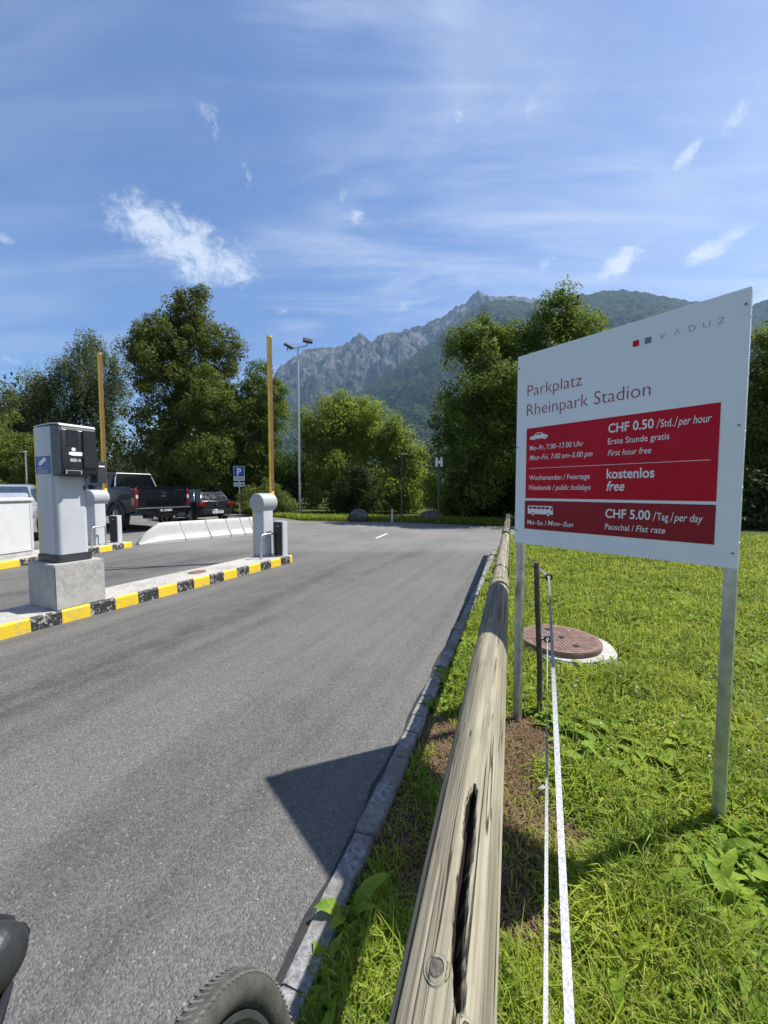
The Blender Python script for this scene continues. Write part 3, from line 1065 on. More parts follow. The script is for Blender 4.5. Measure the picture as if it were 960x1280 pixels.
def rosette_leaves(x, y, nl, ln, wd, rng, rise=(.5, 1.2)):
    """leaf blades of broad-leaved weeds: 4 cross pairs and a tip, curved"""
    k = len(x)
    X = np.repeat(x, nl)
    Yv = np.repeat(y, nl)
    Z = field_z(X, Yv)
    n = k * nl
    a = rng.uniform(0, 2 * np.pi, n)
    L = np.repeat(ln, nl) * rng.uniform(.6, 1.2, n)
    Wd = np.repeat(wd, nl) * rng.uniform(.7, 1.2, n)
    el = rng.uniform(*rise, n)
    d = np.stack([np.cos(a), np.sin(a), np.zeros(n)], 1)
    sd_ = np.stack([-np.sin(a), np.cos(a), rng.normal(0, .25, n)], 1)
    wave = rng.uniform(0, 6, n)
    fold = rng.uniform(.15, .55, n)
    V = []
    prof_ = ((0, .10), (.16, .42), (.34, .85), (.52, 1.), (.70, .86), (.86, .50), (1, .03))
    for s_, w_ in prof_:
        c = np.stack([X, Yv, Z], 1) + d * (L * s_ * np.cos(el - s_ * .5))[:, None] + np.array([0, 0, 1]) * (L * s_ * np.sin(el - s_ * .62))[:, None]
        wl = Wd * w_ * (1 + .16 * np.sin(s_ * 15 + wave))
        wr = Wd * w_ * (1 + .16 * np.sin(s_ * 13 + wave * 1.7))
        lift = np.array([0, 0, 1]) * (fold * Wd * w_ + .10 * Wd * np.sin(s_ * 11 + wave))[:, None]
        V += [c - sd_ * wl[:, None] + lift, c, c + sd_ * wr[:, None] + lift]
    V = np.stack(V, 1).reshape(-1, 3)
    i0 = np.arange(n)[:, None] * 21
    q4 = [[3 * q + o, 3 * q + o + 1, 3 * q + o + 4, 3 * q + o + 3] for q in range(6) for o in (0, 1)]
    I = np.concatenate([i0 + np.array([q]) for q in q4], 1)
    return V, I.ravel(), np.full(n * 12, 4)


x, y = field_points(18000, .28, 6.5, 1.4)
cl = fbm(x * 1.9, y * 1.9, 88, 3)
keep = (rng.uniform(0, 1, len(x)) < np.clip(.55 + 1.7 * cl, .06, 1)) & (bare(x, y) < .35) & clear(x, y)
x, y = x[keep], y[keep]
ln = rng.uniform(.045, .10, len(x)) * np.where(rng.uniform(0, 1, len(x)) < .10, 1.6, 1) * np.clip(.75 + .35 * y, .8, 1.1)
V, I, N = rosette_leaves(x, y, 7, ln, ln * rng.uniform(.085, .16, len(x)), rng, (.35, 1.25))
struct(fast_mesh('meadow_weeds', V, I, N, M['weed'], smooth=True), 'stuff')
# small round clover leaves close to the ground
x, y = field_points(9000, .3, 7)
cl = fbm(x * 1.3, y * 1.3, 60, 3)
keep = (rng.uniform(0, 1, len(x)) < np.clip(.3 + 1.5 * cl, 0, 1)) & (bare(x, y) < .5) & clear(x, y)
x, y = x[keep], y[keep]
ln = rng.uniform(.022, .04, len(x))
V, I, N = rosette_leaves(x, y, 5, ln, ln * .38, rng, (.9, 1.5))
struct(fast_mesh('clover_leaves', V, I, N, M['weed'], smooth=True), 'stuff')
# clover blossoms
x, y = field_points(330, 1.2, 9, 1.1)
keep = (rng.uniform(0, 1, len(x)) < np.clip(.3 + 1.5 * fbm(x * .8, y * .8, 71, 3), 0, 1)) & (bare(x, y) < .2) & (x > kx(y) + .9)
x, y = x[keep], y[keep]
k = len(x)
ph = np.array([[1, 0, 0], [-1, 0, 0], [0, 1, 0], [0, -1, 0], [0, 0, 1], [0, 0, -1]])
c = np.stack([x, y, field_z(x, y) + rng.uniform(.07, .12, k)], 1)
V = (c[:, None, :] + ph[None] * (rng.uniform(.006, .010, k))[:, None, None]).reshape(-1, 3)
T = np.array([[0, 2, 4], [2, 1, 4], [1, 3, 4], [3, 0, 4], [2, 0, 5], [1, 2, 5], [3, 1, 5], [0, 3, 5]])
I = (np.arange(k)[:, None, None] * 6 + T[None]).ravel()
struct(fast_mesh('clover_blossoms', V, I, np.full(8 * k, 3), M['clover'], smooth=True), 'stuff')

# ------------------------------------------------------------------ lettering
def text_mesh(txt, bold=0., shear=0., spacing=1.):
    cu = bpy.data.curves.new('lettering', 'FONT')
    cu.body = txt
    cu.size = 1
    cu.offset = bold
    cu.shear = shear
    cu.space_character = spacing
    cu.resolution_u = 3
    o = bpy.data.objects.new('lettering', cu)
    COL.objects.link(o)
    bpy.context.view_layer.update()
    me = bpy.data.meshes.new_from_object(o.evaluated_get(bpy.context.evaluated_depsgraph_get()))
    bpy.data.objects.remove(o)
    n = len(me.vertices)
    co = np.zeros(n * 3, np.float32)
    me.vertices.foreach_get('co', co)
    return me, co.reshape(-1, 3)


_cap = text_mesh('H')[1][:, 1].max()


def lettering(txt, x0, x1, base, cap, mat, parent, yoff, bold=0., shear=0., spacing=1., name='lettering'):
    """flat letters on a board's face (board: x right, z up, front = -y), fitted between x0 and x1"""
    me, co = text_mesh(txt, bold, shear, spacing)
    lo, hi = co[:, 0].min(), co[:, 0].max()
    kx_ = (x1 - x0) / (hi - lo)
    out = np.stack([x0 + (co[:, 0] - lo) * kx_, np.full(len(co), yoff), base + co[:, 1] * cap / _cap], 1)
    me.vertices.foreach_set('co', out.astype(np.float32).ravel())
    me.update()
    me.materials.clear()
    me.materials.append(mat)
    o = bpy.data.objects.new(name, me)
    o.parent = parent
    COL.objects.link(o)
    return o


# ------------------------------------------------------------------ the price board
SW, SH = 1.0, 1.092
ex = Vector((.621, -.784, 0)).normalized()
sgn = thing('price_board', 'white parking price board with red fare panels on two steel posts in the meadow', 'sign', (.784, 2.295, 0), math.atan2(ex.y, ex.x))
BZ = 1.087                                 # lower edge of the board


def plate(x0, x1, z0, z1, y0, y1, mat, name, parent, bev=0):
    return MB().box(x0, x1, y0, y1, z0, z1).build(name, mat, parent, bevel=bev)


plate(0, SW, BZ, BZ + SH, 0, .006, M['white_panel'], 'panel', sgn, .0015)
b1 = plate(.067, .925, BZ + .268, BZ + .668, -.0015, -.0002, M['red'], 'fare_panel', sgn)
b2 = plate(.065, .925, BZ + .090, BZ + .254, -.0015, -.0002, M['darkred'], 'fare_panel', sgn)
b2['label'] = 'dark red lower fare panel for coaches'
yt, yr = -.0014, -.0026
lettering('Parkplatz', .067, .373, BZ + .851, .062, M['redtext'], sgn, yt, -.012)
lettering('Rheinpark Stadion', .066, .678, BZ + .742, .064, M['redtext'], sgn, yt, -.012)
for x0, mt in ((.600, M['red']), (.648, M['greytext'])):
    plate(x0, x0 + .025, BZ + .977, BZ + 1.004, -.0015, -.0002, mt, 'emblem_square', sgn)
for ch, x0 in (('V', .703), ('\u039b', .757), ('D', .810), ('U', .857), ('Z', .903)):
    lettering(ch, x0, x0 + .022, BZ + .979, .026, M['greytext'], sgn, yt, -.022)
wt = M['whitetext']
lettering('CHF 0.50', .506, .696, BZ + .594, .042, wt, b1, yr, .018)
lettering('/', .706, .720, BZ + .590, .042, wt, b1, yr, .004, .2)
lettering('Std.', .722, .768, BZ + .594, .033, wt, b1, yr, .004)
lettering('/', .772, .785, BZ + .590, .042, wt, b1, yr, .004, .2)
lettering('per hour', .786, .899, BZ + .594, .033, wt, b1, yr, .004, .22)
lettering('Erste Stunde gratis', .506, .757, BZ + .538, .028, wt, b1, yr, .004)
lettering('First hour free', .507, .690, BZ + .482, .028, wt, b1, yr, .004, .22)
lettering('Mo\u2013Fr, 7.00\u201317.00 Uhr', .090, .390, BZ + .541, .027, wt, b1, yr, .004)
lettering('Mon\u2013Fri, 7.00 am\u20135.00 pm', .090, .436, BZ + .486, .027, wt, b1, yr, .004, .22)
plate(.088, .901, BZ + .4375, BZ + .4395, -.0026, -.0016, wt, 'rule', b1)
lettering('Wochenenden / Feiertage', .090, .426, BZ + .372, .027, wt, b1, yr, .004)
lettering('Weekends / public holidays', .089, .432, BZ + .316, .027, wt, b1, yr, .004, .22)
lettering('kostenlos', .505, .706, BZ + .372, .045, wt, b1, yr, .018)
lettering('free', .507, .586, BZ + .312, .045, wt, b1, yr, .016, .22)
lettering('CHF 5.00', .505, .696, BZ + .179, .042, wt, b2, yr, .018)
lettering('/', .706, .720, BZ + .175, .042, wt, b2, yr, .004, .2)
lettering('Tag', .722, .765, BZ + .179, .033, wt, b2, yr, .004)
lettering('/', .772, .785, BZ + .175, .042, wt, b2, yr, .004, .2)
lettering('per day', .786, .886, BZ + .179, .033, wt, b2, yr, .004, .22)
lettering('Pauschal /', .506, .632, BZ + .121, .028, wt, b2, yr, .004)
lettering('Flat rate', .640, .756, BZ + .121, .028, wt, b2, yr, .004, .22)
lettering('Mo\u2013So /', .084, .200, BZ + .117, .026, wt, b2, yr, .004)
lettering('Mon\u2013Sun', .208, .348, BZ + .119, .026, wt, b2, yr, .004, .22)


def flat_shape(polys, mat, name, parent, y0, y1):
    b = MB()
    for p in polys:
        b.prism(p, y0, y1, 'y')
    return b.build(name, mat, parent)


# car pictogram
cx0, cz0, cw = .089, BZ + .597, .107
car = [(0, .10), (.02, .22), (.10, .26), (.24, .30), (.36, .44), (.62, .46), (.80, .31), (.97, .26), (1., .14), (.97, .08), (.90, .08), (.88, .16), (.83, .19), (.78, .16), (.76, .08), (.31, .08), (.29, .16), (.24, .19), (.19, .16), (.17, .08), (.03, .06)]
ic = flat_shape([[(cx0 + a * cw, cz0 + c * cw * .86) for a, c in car]], wt, 'car_symbol', b1, -.0026, -.0016)
for wx in (.24, .83):
    MB().prism([(cx0 + (wx + .062 * math.cos(q)) * cw, cz0 + (.075 + .062 * math.sin(q)) * cw) for q in np.linspace(0, 2 * math.pi, 16, endpoint=False)], -.0026, -.0016, 'y').build('wheel', wt, ic)
flat_shape([[(cx0 + a * cw, cz0 + c * cw * .86) for a, c in q] for q in ([(.30, .31), (.385, .405), (.47, .415), (.47, .31)], [(.50, .31), (.50, .415), (.60, .415), (.70, .32)])], M['red'], 'window', ic, -.0032, -.0027)
# coach pictogram
bx0, bz0, bw = .085, BZ + .168, .152
bus = [(0, .07), (0, .36), (.02, .375), (.90, .385), (.96, .37), (.985, .30), (1., .12), (1., .07), (.90, .07), (.86, .13), (.78, .13), (.74, .07), (.30, .07), (.26, .13), (.18, .13), (.14, .07)]
ic = flat_shape([[(bx0 + a * bw, bz0 + c * bw) for a, c in bus]], wt, 'coach_symbol', b2, -.0026, -.0016)
for wx in (.22, .82):
    MB().prism([(bx0 + (wx + .048 * math.cos(q)) * bw, bz0 + (.06 + .048 * math.sin(q)) * bw) for q in np.linspace(0, 2 * math.pi, 16, endpoint=False)], -.0026, -.0016, 'y').build('wheel', wt, ic)
flat_shape([[(bx0 + a * bw, bz0 + c * bw) for a, c in [(u, .265), (u + .135, .265), (u + .135, .345), (u, .345)]] for u in (.05, .215, .38, .545, .71)] + [[(bx0 + a * bw, bz0 + c * bw) for a, c in [(.885, .29), (.965, .20), (.975, .27), (.945, .33)]]], M['darkred'], 'window', ic, -.0032, -.0027)
for sx, sz in ((.012, 1.02), (.010, .567), (.010, .075), (.985, 1.03), (.983, .569), (.983, .062)):
    MB().tube([(sx, -.0035, BZ + sz), (sx, 0, BZ + sz)], .0045, 10).build('screw', M['greytext'], sgn, smooth=True)
for x0, up in ((.004, BZ + .99), (.955, BZ + 1.088)):
    p = MB()
    p.prism(rrect(x0, x0 + .042, .0075, .0495, .006, 2), -.25, up, 'z')
    p.build('post', M['steel'], sgn, smooth=True)
    for zz in np.linspace(BZ + .1, up - .1, 5):
        MB().tube([(x0 + .042, .028, zz), (x0 + .0445, .028, zz)], .006, 8).build('rivet', M['steel'], sgn)

# ------------------------------------------------------------------ timber fence
def mat_wood():
    m, t = new_mat('weathered_timber')
    o = t.obj                               # z runs along the log
    gr1 = t.noise(t.scale(o, (60, 60, 1.6)), 1, 6, .62, .25)
    gr2 = t.noise(t.scale(o, (230, 230, 5)), 1, 4, .6, .1)
    pat = t.noise(t.scale(o, (9, 9, 1.2)), 1, 4, .6)
    chk = t.noise(t.scale(o, (95, 95, .9)), 1, 3, .5, .3)
    c = t.mix(t.ramp(gr1, .28, .72), (.122, .107, .076), (.325, .292, .212))
    c = t.mix(t.m('MULTIPLY', t.ramp(gr2, .5, .75), .55), c, (.075, .062, .047))
    c = t.mix(t.m('MULTIPLY', t.ramp(pat, .45, .72), .55), c, (.30, .305, .225))
    c = t.mix(t.m('MULTIPLY', t.ramp(pat, .42, .28), .4), c, (.135, .14, .12))
    c = t.mix(t.ramp(chk, .63, .67), c, (.028, .021, .015))
    ln_ = t.noise(t.scale(o, (26, 26, .55)), 1, 4, .55, .35)
    c = t.mix(t.m('MULTIPLY', t.ramp(t.m('ABSOLUTE', t.m('SUBTRACT', ln_, .5)), .010, .003), t.ramp(pat, .40, .5)), c, (.035, .027, .02))
    blot = t.noise(o, 7, 5, .7)
    c = t.mix(t.m('MULTIPLY', t.ramp(blot, .50, .66), .45), c, (.145, .155, .105))
    # near-black brown below the surface, inside the open split
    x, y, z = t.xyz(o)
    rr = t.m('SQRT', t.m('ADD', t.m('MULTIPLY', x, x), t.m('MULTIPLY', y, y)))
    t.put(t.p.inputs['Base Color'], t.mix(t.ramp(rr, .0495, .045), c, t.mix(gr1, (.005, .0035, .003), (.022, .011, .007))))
    t.p.inputs['Roughness'].default_value = .88
    t.p.inputs['Specular IOR Level'].default_value = .25
    t.put(t.p.inputs['Normal'], t.bump(t.m('ADD', t.m('MULTIPLY', gr1, .8), t.m('SUBTRACT', t.m('MULTIPLY', gr2, .4), t.ramp(chk, .64, .70))), .55, .004))
    return m


M['wood'] = mat_wood()
LD = Vector((.3314, 1, 0)).normalized()
LA = Vector((.186 - .3314 * .761, 0, .803))       # axis of the rail where y = 0


def log_obj(name, y0, y1, r, parent, seed, crack=False, dz=(0, 0), n=150, k=420):
    sl = 1 / LD.y
    L = (y1 - y0) * sl
    th = np.linspace(0, 2 * np.pi, n, endpoint=False)
    zz = np.linspace(0, L, k)
    T, Z = np.meshgrid(th, zz)
    R = r * (1 + .028 * fbm(Z * 1.3 + seed, np.cos(T) * 1.2 + 5, seed, 3) + .02 * fbm(np.cos(T) * 4 + 9, Z * .7 + np.sin(T) * 4, seed + 3, 3))
    # drying checks running with the grain
    for a0, w_, dp, s0, s1 in ((1.95 + .1 * seed, .0011, .006, .0, 1.), (1.15, .0009, .005, .15, .9), (2.5, .0012, .006, .3, 1.), (.55, .0008, .004, 0, .7), (2.05 - .3 * seed, .001, .006, .55, 1.)):
        a = a0 + .10 * fbm(Z * 1.1, Z * 0 + a0 * 9, seed + 9, 3)
        e = np.clip(np.minimum(Z / L - s0, s1 - Z / L) * 8, 0, 1) * (.35 + .65 * (vnoise(Z * 5, Z * 0, seed + 2) > .35))
        R = R - dp * e * np.exp(-((T - a) * r / w_) ** 2)
    if crack:
        # long open split on the upper side; Z = 0 is the camera end
        yc = y0 + Z / sl
        a = np.interp(yc, [.1, .36, .385, .425, .51, .65, .70], [1.0, 1.10, 1.20, 1.30, 1.41, 1.42, 1.44]) + .05 * fbm(Z * 14, Z * 0 + 3, 6, 3)
        wd = np.interp(yc, [.1, .365, .385, .42, .50, .60, .645, .668, .672, .69], [.0008, .0014, .0046, .0060, .0066, .0074, .0070, .0052, .0014, 0.])
        wd = wd * (1 + np.where(T > a, .50, .24) * fbm(Z * 30, np.sign(T - a) * 5 + 20, 7, 5, .7) + np.where(T > a, .20, .06) * (vnoise(Z * 16, np.sign(T - a) * 3 + 8, 17) > .70))
        ins = 1 / (1 + np.exp((np.abs(T - a) * r - wd) / .00045))
        R = R - .031 * ins * (wd > .0008)
    X = R * np.cos(T)
    Yv = R * np.sin(T)
    V = np.stack([X, Yv, Z], -1).reshape(-1, 3)
    i = np.arange((k - 1) * n)
    a_ = i
    bnext = (i // n) * n + (i % n + 1) % n
    F = np.stack([a_, bnext, bnext + n, a_ + n], -1).ravel()
    cap = np.concatenate([np.arange(n)[::-1], (k - 1) * n + np.arange(n)])
    o = fast_mesh(name, V, np.concatenate([F, cap]), np.concatenate([np.full((k - 1) * n, 4), [n, n]]), M['wood'], parent, True)
    o.data.set_sharp_from_angle(angle=math.radians(60))
    z0 = LA.z + dz[0]
    z1 = LA.z + dz[1]
    A = Vector((LA.x + y0 * .3314, y0, z0))
    B = Vector((LA.x + y1 * .3314, y1, z1))
    zax = (B - A).normalized()
    xax = zax.cross(Vector((0, 0, 1))).normalized()
    yax = zax.cross(xax) * -1
    o.matrix_world = Matrix(((xax.x, yax.x, zax.x, A.x), (xax.y, yax.y, zax.y, A.y), (xax.z, yax.z, zax.z, A.z), (0, 0, 0, 1)))
    return o, A, xax, yax, zax


RG = 'rails of the weathered timber fence'
near_rail, A_, xa, ya, za = log_obj('fence_rail', .02, 2.50, .0575, None, 1, True)
tag(near_rail, 'nearest weathered round rail, split open along its top, with a dark knot', 'fence rail', RG)


def knot(th, yv, r, name):
    z = (yv - .02) / LD.y
    c = Vector((.058 * math.cos(th), .058 * math.sin(th), z))
    nrm = Vector((math.cos(th), math.sin(th), 0))
    b = MB()
    for i, (ra, rb_, hh) in enumerate(((0, r * .55, .0006), (r * .55, r * .60, -.0006), (r * .62, r * .82, .0014), (r * .82, r * 1.15, .0004))):
        pass
    t1 = Vector((0, 0, 1))
    t2 = nrm.cross(t1)
    rings = [(0, .0016), (.5, .0014), (.58, .0002), (.64, .0018), (.80, .0014), (.86, .0004), (.96, .0010), (1.15, -.003)]
    n_ = 36
    vs = []
    for q, hh in rings:
        for j in range(n_):
            a = 2 * math.pi * j / n_
            u, v = q * r * math.cos(a), q * r * 1.12 * math.sin(a) * (1 + .06 * math.sin(3 * a))
            bend = .058 - math.sqrt(max(0, .058 ** 2 - u * u))
            vs.append(c + t2 * u + t1 * v + nrm * (hh - bend))
    fs = [(i * n_ + j, i * n_ + (j + 1) % n_, (i + 1) * n_ + (j + 1) % n_, (i + 1) * n_ + j) for i in range(len(rings) - 1) for j in range(n_)]
    b.add(vs, fs)
    b.m = [(1 if i // n_ < 2 else 0) for i in range(len(fs))]
    return b.build(name, [M['wood'], M['knot']], near_rail, smooth=True)


def mat_knot():
    m, t = new_mat('knot_heartwood')
    n_ = t.noise(t.obj, 260, 4, .7)
    t.put(t.p.inputs['Base Color'], t.mix(t.ramp(n_, .3, .7), (.035, .03, .026), (.13, .115, .10)))
    t.p.inputs['Roughness'].default_value = .9
    t.put(t.p.inputs['Normal'], t.bump(n_, .6, .002))
    return m


M['knot'] = mat_knot()
# angle around the rail: measured from the rail's own right side, 90 degrees = straight up
knot(1.72, .402, .0145, 'knot')
knot(1.02, .366, .0125, 'knot')
r2 = log_obj('fence_rail', 2.36, 5.15, .050, None, 2, False, (.012, -.004), 80, 200)[0]
tag(r2, 'second weathered round rail, seen past the left post of the price board', 'fence rail', RG)
r3 = log_obj('fence_rail', 5.0, 8.4, .047, None, 3, False, (.02, .03), 60, 160)[0]
tag(r3, 'farthest weathered rail, ending against the dark trees beyond the road', 'fence rail', RG)
for i, (yp, lb) in enumerate(((.10, 'timber fence post nearest the camera, under the split rail'), (2.43, 'timber fence post under the joint behind the board\'s left leg'),
                              (5.08, 'timber fence post under the second joint of the rails'), (8.25, 'timber fence post carrying the far end of the last rail'))):
    x_ = LA.x + yp * .3314
    o = MB()
    o.tube([(0, 0, -.25), (0, 0, .35), (0, 0, .768)], [.05, .048, .047], 18)
    po = o.build('fence_post', M['wood'], None, smooth=True, loc=(x_ + .004, yp, 0))
    tag(po, lb, 'fence post', 'posts of the weathered timber fence')
    strap = MB()
    strap.torus((0, 0, 0), .0555, .0035, (0, 0, 1), 36, 6)
    if i in (1, 2):
        so = strap.build('wire_tie', M['black'], po, smooth=True)
        so.matrix_world = Matrix.Translation((LA.x + (yp + .3) * .3314, yp + .3, LA.z + .01)) @ za.to_track_quat('Z', 'Y').to_matrix().to_4x4()
        so.matrix_parent_inverse = Matrix.Translation((x_ + .004, yp, 0)).inverted()

# ------------------------------------------------------------------ electric fence: stake, insulators, tapes
stk = thing('fence_stake', 'thin dark wooden stake holding the white tapes beside the board\'s left leg', 'stake', (.967, 2.355, 0))
b = MB()
b.tube([(.02, 0, -.2), (.012, 0, .3), (-.012, 0, .7), (-.024, 0, .955)], [.0165, .017, .0165, .0155], 12)
b.build('pole', simple('dark_stake_wood', (.085, .07, .055), .9, 0, .4, 30, .6, 60), stk, smooth=True)
for hz_ in (.865, .475):
    b = MB()
    b.tube([(0, -.012, hz_), (.035, -.012, hz_)], .006, 8)
    b.torus((.05, -.014, hz_), .018, .006, (0, 1, 0), 20, 8)
    b.build('insulator', M['black'], stk, smooth=True)


def ribbon(pts, wdt, twist, name, label):
    """flat woven tape through points, with slow twists and a little thickness"""
    n_ = 160
    P = np.array(pts)
    tt = np.linspace(0, len(P) - 1, n_)
    C_ = np.stack([np.interp(tt, np.arange(len(P)), P[:, i]) for i in range(3)], 1)
    T_ = np.gradient(C_, axis=0)
    T_ /= np.linalg.norm(T_, axis=1, keepdims=True)
    s_ = np.cross(T_, [0, 0, 1.])
    s_ /= np.linalg.norm(s_, axis=1, keepdims=True)
    u_ = np.cross(s_, T_)
    a = np.array([twist(q) for q in np.linspace(0, 1, n_)])[:, None]
    sv = s_ * np.cos(a) + u_ * np.sin(a)
    nv_ = np.cross(sv, T_)
    b_ = MB()
    prof = [(-1, -.06), (1, -.06), (1, .06), (-1, .06)]
    vs = []
    for i in range(n_):
        for p, q in prof:
            vs.append(C_[i] + sv[i] * p * wdt / 2 + nv_[i] * q * wdt / 2)
    fs = [(i * 4 + j, i * 4 + (j + 1) % 4, (i + 1) * 4 + (j + 1) % 4, (i + 1) * 4 + j) for i in range(n_ - 1) for j in range(4)]
    fs += [(3, 2, 1, 0), tuple((n_ - 1) * 4 + j for j in range(4))]
    b_.add(vs, fs)
    o = b_.build(name, M['tape'], None)
    return tag(o, label, 'fence tape', 'white tapes of the electric fence')


up = [(.967 + .05, 2.341, .865)]
lo_ = [(.967 + .05, 2.341, .475)]
e1 = at(712, 1280, .40)
e0 = e1 + (e1 - np.array(up[0])) * .35
ribbon([tuple(e0), tuple(e1), up[0]], .0115, lambda q: .25 + .5 * math.sin(q * 9), 'fence_tape', 'wide upper white tape running from the stake straight towards the camera')
f1 = at(682, 1280, .62)
f0 = f1 + (f1 - np.array(lo_[0])) * .3
ribbon([tuple(f0), tuple(f1), lo_[0]], .0085, lambda q: 1.0 + 1.2 * math.sin(q * 8 + .4), 'fence_tape', 'narrow lower white tape left of the wide one, running towards the camera')
ribbon([up[0], tuple(at(652, 688, 4.4)), (2.62, 7.4, .8)], .011, lambda q: .4 + q * 4, 'fence_tape', 'upper white tape running from the stake away behind the board')
ribbon([lo_[0], tuple(at(650, 722, 4.2)), (2.60, 7.4, .42)], .011, lambda q: .7 + q * 3, 'fence_tape', 'lower white tape running from the stake away behind the board')
b = MB()
b.add([(0, 0, 0), (.03, .008, .012), (.034, -.006, .004), (.012, -.010, .004)], [(0, 1, 2), (0, 2, 3), (0, 1, 3), (1, 2, 3)])
tx = gr(672, 985, .05)
tag(b.build('paper_scrap', M['tape'], None, loc=tuple(tx)), 'crumpled white scrap lying in the trodden grass beside the tape', 'scrap')

# manhole
mh = thing('manhole', 'round rusty manhole cover on a concrete ring in the grass', 'manhole', (MAN[0], MAN[1], .028))
b = MB()
n_ = 64
P0 = []
for j in range(n_):
    a = 2 * math.pi * j / n_
    P0.append((.05 + .385 * math.cos(a) * (1 + .03 * math.sin(5 * a)), -.045 + .365 * math.sin(a) * (1 + .04 * math.sin(3 * a + 1))))
b.prism(P0, -.06, .035)
b.build('concrete_ring', M['concrete'], mh, bevel=.012)
b = MB()
b.prism([(.335 * math.cos(2 * math.pi * j / n_), .335 * math.sin(2 * math.pi * j / n_)) for j in range(n_)], .038, .078)
cv = b.build('cover', M['rust'], mh, bevel=.006)
b = MB()
for j in range(-9, 10):
    for i in range(-9, 10):
        x_, y_ = i * .032, j * .032
        if x_ * x_ + y_ * y_ < .29 ** 2:
            b.box(x_ - .010, x_ + .010, y_ - .004, y_ + .004, .0785, .0815) if (i + j) % 2 else b.box(x_ - .004, x_ + .004, y_ - .010, y_ + .010, .0785, .0815)
b.build('tread_pattern', M['rust'], cv)
for x_, y_ in ((-.02, .19), (.02, .0), (.05, -.19), (-.2, -.05)):
    MB().box(x_ - .022, x_ + .022, y_ - .022, y_ + .022, .079, .0825).build('lifting_slot', M['black'], cv)

# ------------------------------------------------------------------ traffic islands
def frame(A, e):
    ang = -math.atan2(e[0], e[1])
    return (A[0], A[1]), ang


NA, Ne = (-3.6, 3.526), (.4218, .9067)
FA, Fe = (-6.799, 6.731), (.1964, .9805)
NR = -math.atan2(Ne[0], Ne[1])
FR = -math.atan2(Fe[0], Fe[1])


def island(name, A, rz, y0, y1, width, h, pitch, phase):
    """raised kerb island: striped lane side, plain top; local x<0 inside, y along the lane"""
    b = MB()
    r = .02
    b.box(-width, -r, y0, y1 - r, -.05, h, 0)
    # striped face: one block per stripe; the stripe that starts at q0 is black
    k = math.floor((y0 - phase) / pitch)
    ks = [y0]
    while phase + (k + 1) * pitch < y1 - .02:
        k += 1
        ks.append(phase + k * pitch)
    ks.append(y1)
    for j in range(len(ks) - 1):
        a, c = ks[j], ks[j + 1]
        mi = 2 if math.floor(((a + c) / 2 - phase) / pitch) % 2 == 0 else 1
        b.prism([(-r - .0005, -.05), (.012, -.05), (.004, h - .02), (-.012, h + .001), (-r - .0005, h + .001)], a, c, 'y', mi)
    b.box(-width, -r - .001, y1 - r + .0005, y1 + .004, -.05, h + .001, mi)
    o = b.build(name, [M['kerbtop'], M['kerbyellow'], M['kerbblack']])
    o.location = (A[0], A[1], 0)
    o.rotation_euler = (0, 0, rz)
    return struct(o)


# stripes: first break of the near kerb sits .23 m along, yellow before it
island('traffic_island', NA, NR, -2.2, 4.29, .60, .14, .266, .23)
island('traffic_island', FA, FR, -4.0, 2.79, .95, .13, .32, .31)


def local(A, rz, x, y, z=0):
    c, s_ = math.cos(rz), math.sin(rz)
    return (A[0] + x * c - y * s_, A[1] + x * s_ + y * c, z)


# iron cover on the near island
b = MB()
b.prism([(.115 * math.cos(q), .14 * math.sin(q)) for q in np.linspace(0, 2 * math.pi, 32, endpoint=False)], 0, .008)
o = b.build('access_cover', M['rust'], None, bevel=.002, loc=local(NA, NR, -.33, 2.42, .141))
o.rotation_euler[2] = NR
tag(o, 'small rusty round cover set in the top of the near kerb island', 'cover')

# concrete block + ticket machine
b = MB()
b.box(-.555, -.012, .455, .935, .141, .622)
cb = b.build('concrete_block', M['concrete'], None, bevel=.008)
cb.location = (NA[0], NA[1], 0)
cb.rotation_euler[2] = NR
tag(cb, 'grey concrete block on the near island under the ticket machine', 'block')

tm = thing('ticket_machine', 'grey ticket machine with dark head and blue sticker on a concrete block', 'ticket machine', local(NA, NR, -.34, .71, .623), NR)
b = MB()
b.rbox(-.18, .25, -.19, .16, 0, .08, .05, 5)
b.build('plinth', M['anthracite'], tm, bevel=.006)
b = MB()
b.rbox(-.15, .16, -.165, .15, .081, 1.46, .012, 3)
col_ = b.build('column', M['lightgrey'], tm, bevel=.003)
b = MB()
b.rbox(.162, .235, -.168, .13, .085, .93, .045, 6)
dr = b.build('door', M['lightgrey'], tm, bevel=.003)
MB().box(.2352, .238, .09, .11, .78, .83).build('lock', M['black'], dr, bevel=.001)
b = MB()
b.prism([(.178, .935), (.35, .935), (.37, .97), (.37, 1.42), (.335, 1.462), (.178, 1.472)], -.165, .17, 'y')
hd = b.build('head', M['anthracite'], tm, bevel=.012, seg=3)
b = MB()
b.prism([(-.155, 1.464), (.178, 1.476), (.335, 1.466), (.355, 1.448), (.357, 1.456), (.337, 1.478), (.178, 1.490), (-.155, 1.477)], -.17, .175, 'y')
b.build('lid', M['lightgrey'], tm, bevel=.003)
MB().box(.3705, .3735, -.115, -.005, 1.245, 1.415).build('screen', M['glossblack'], hd, bevel=.002)
b = MB()
b.box(.3705, .385, .03, .16, 1.02, 1.42)
b.build('intercom_panel', M['black'], hd, bevel=.004)
b = MB()
b.prism([(-.10 + x_, 1.155 + z_) for x_, z_ in ((0, 0), (.03, -.01), (.16, -.006), (.19, .012), (.17, .028), (.12, .032), (.02, .030), (0, .02))], .3706, .3725, 'x')
b.prism([(-.055 + .019 * math.cos(q), 1.212 + .019 * math.sin(q)) for q in np.linspace(0, 2 * math.pi, 18, endpoint=False)], .3706, .3725, 'x')
b.build('sticker', M['whitetext'], hd)
b = MB()
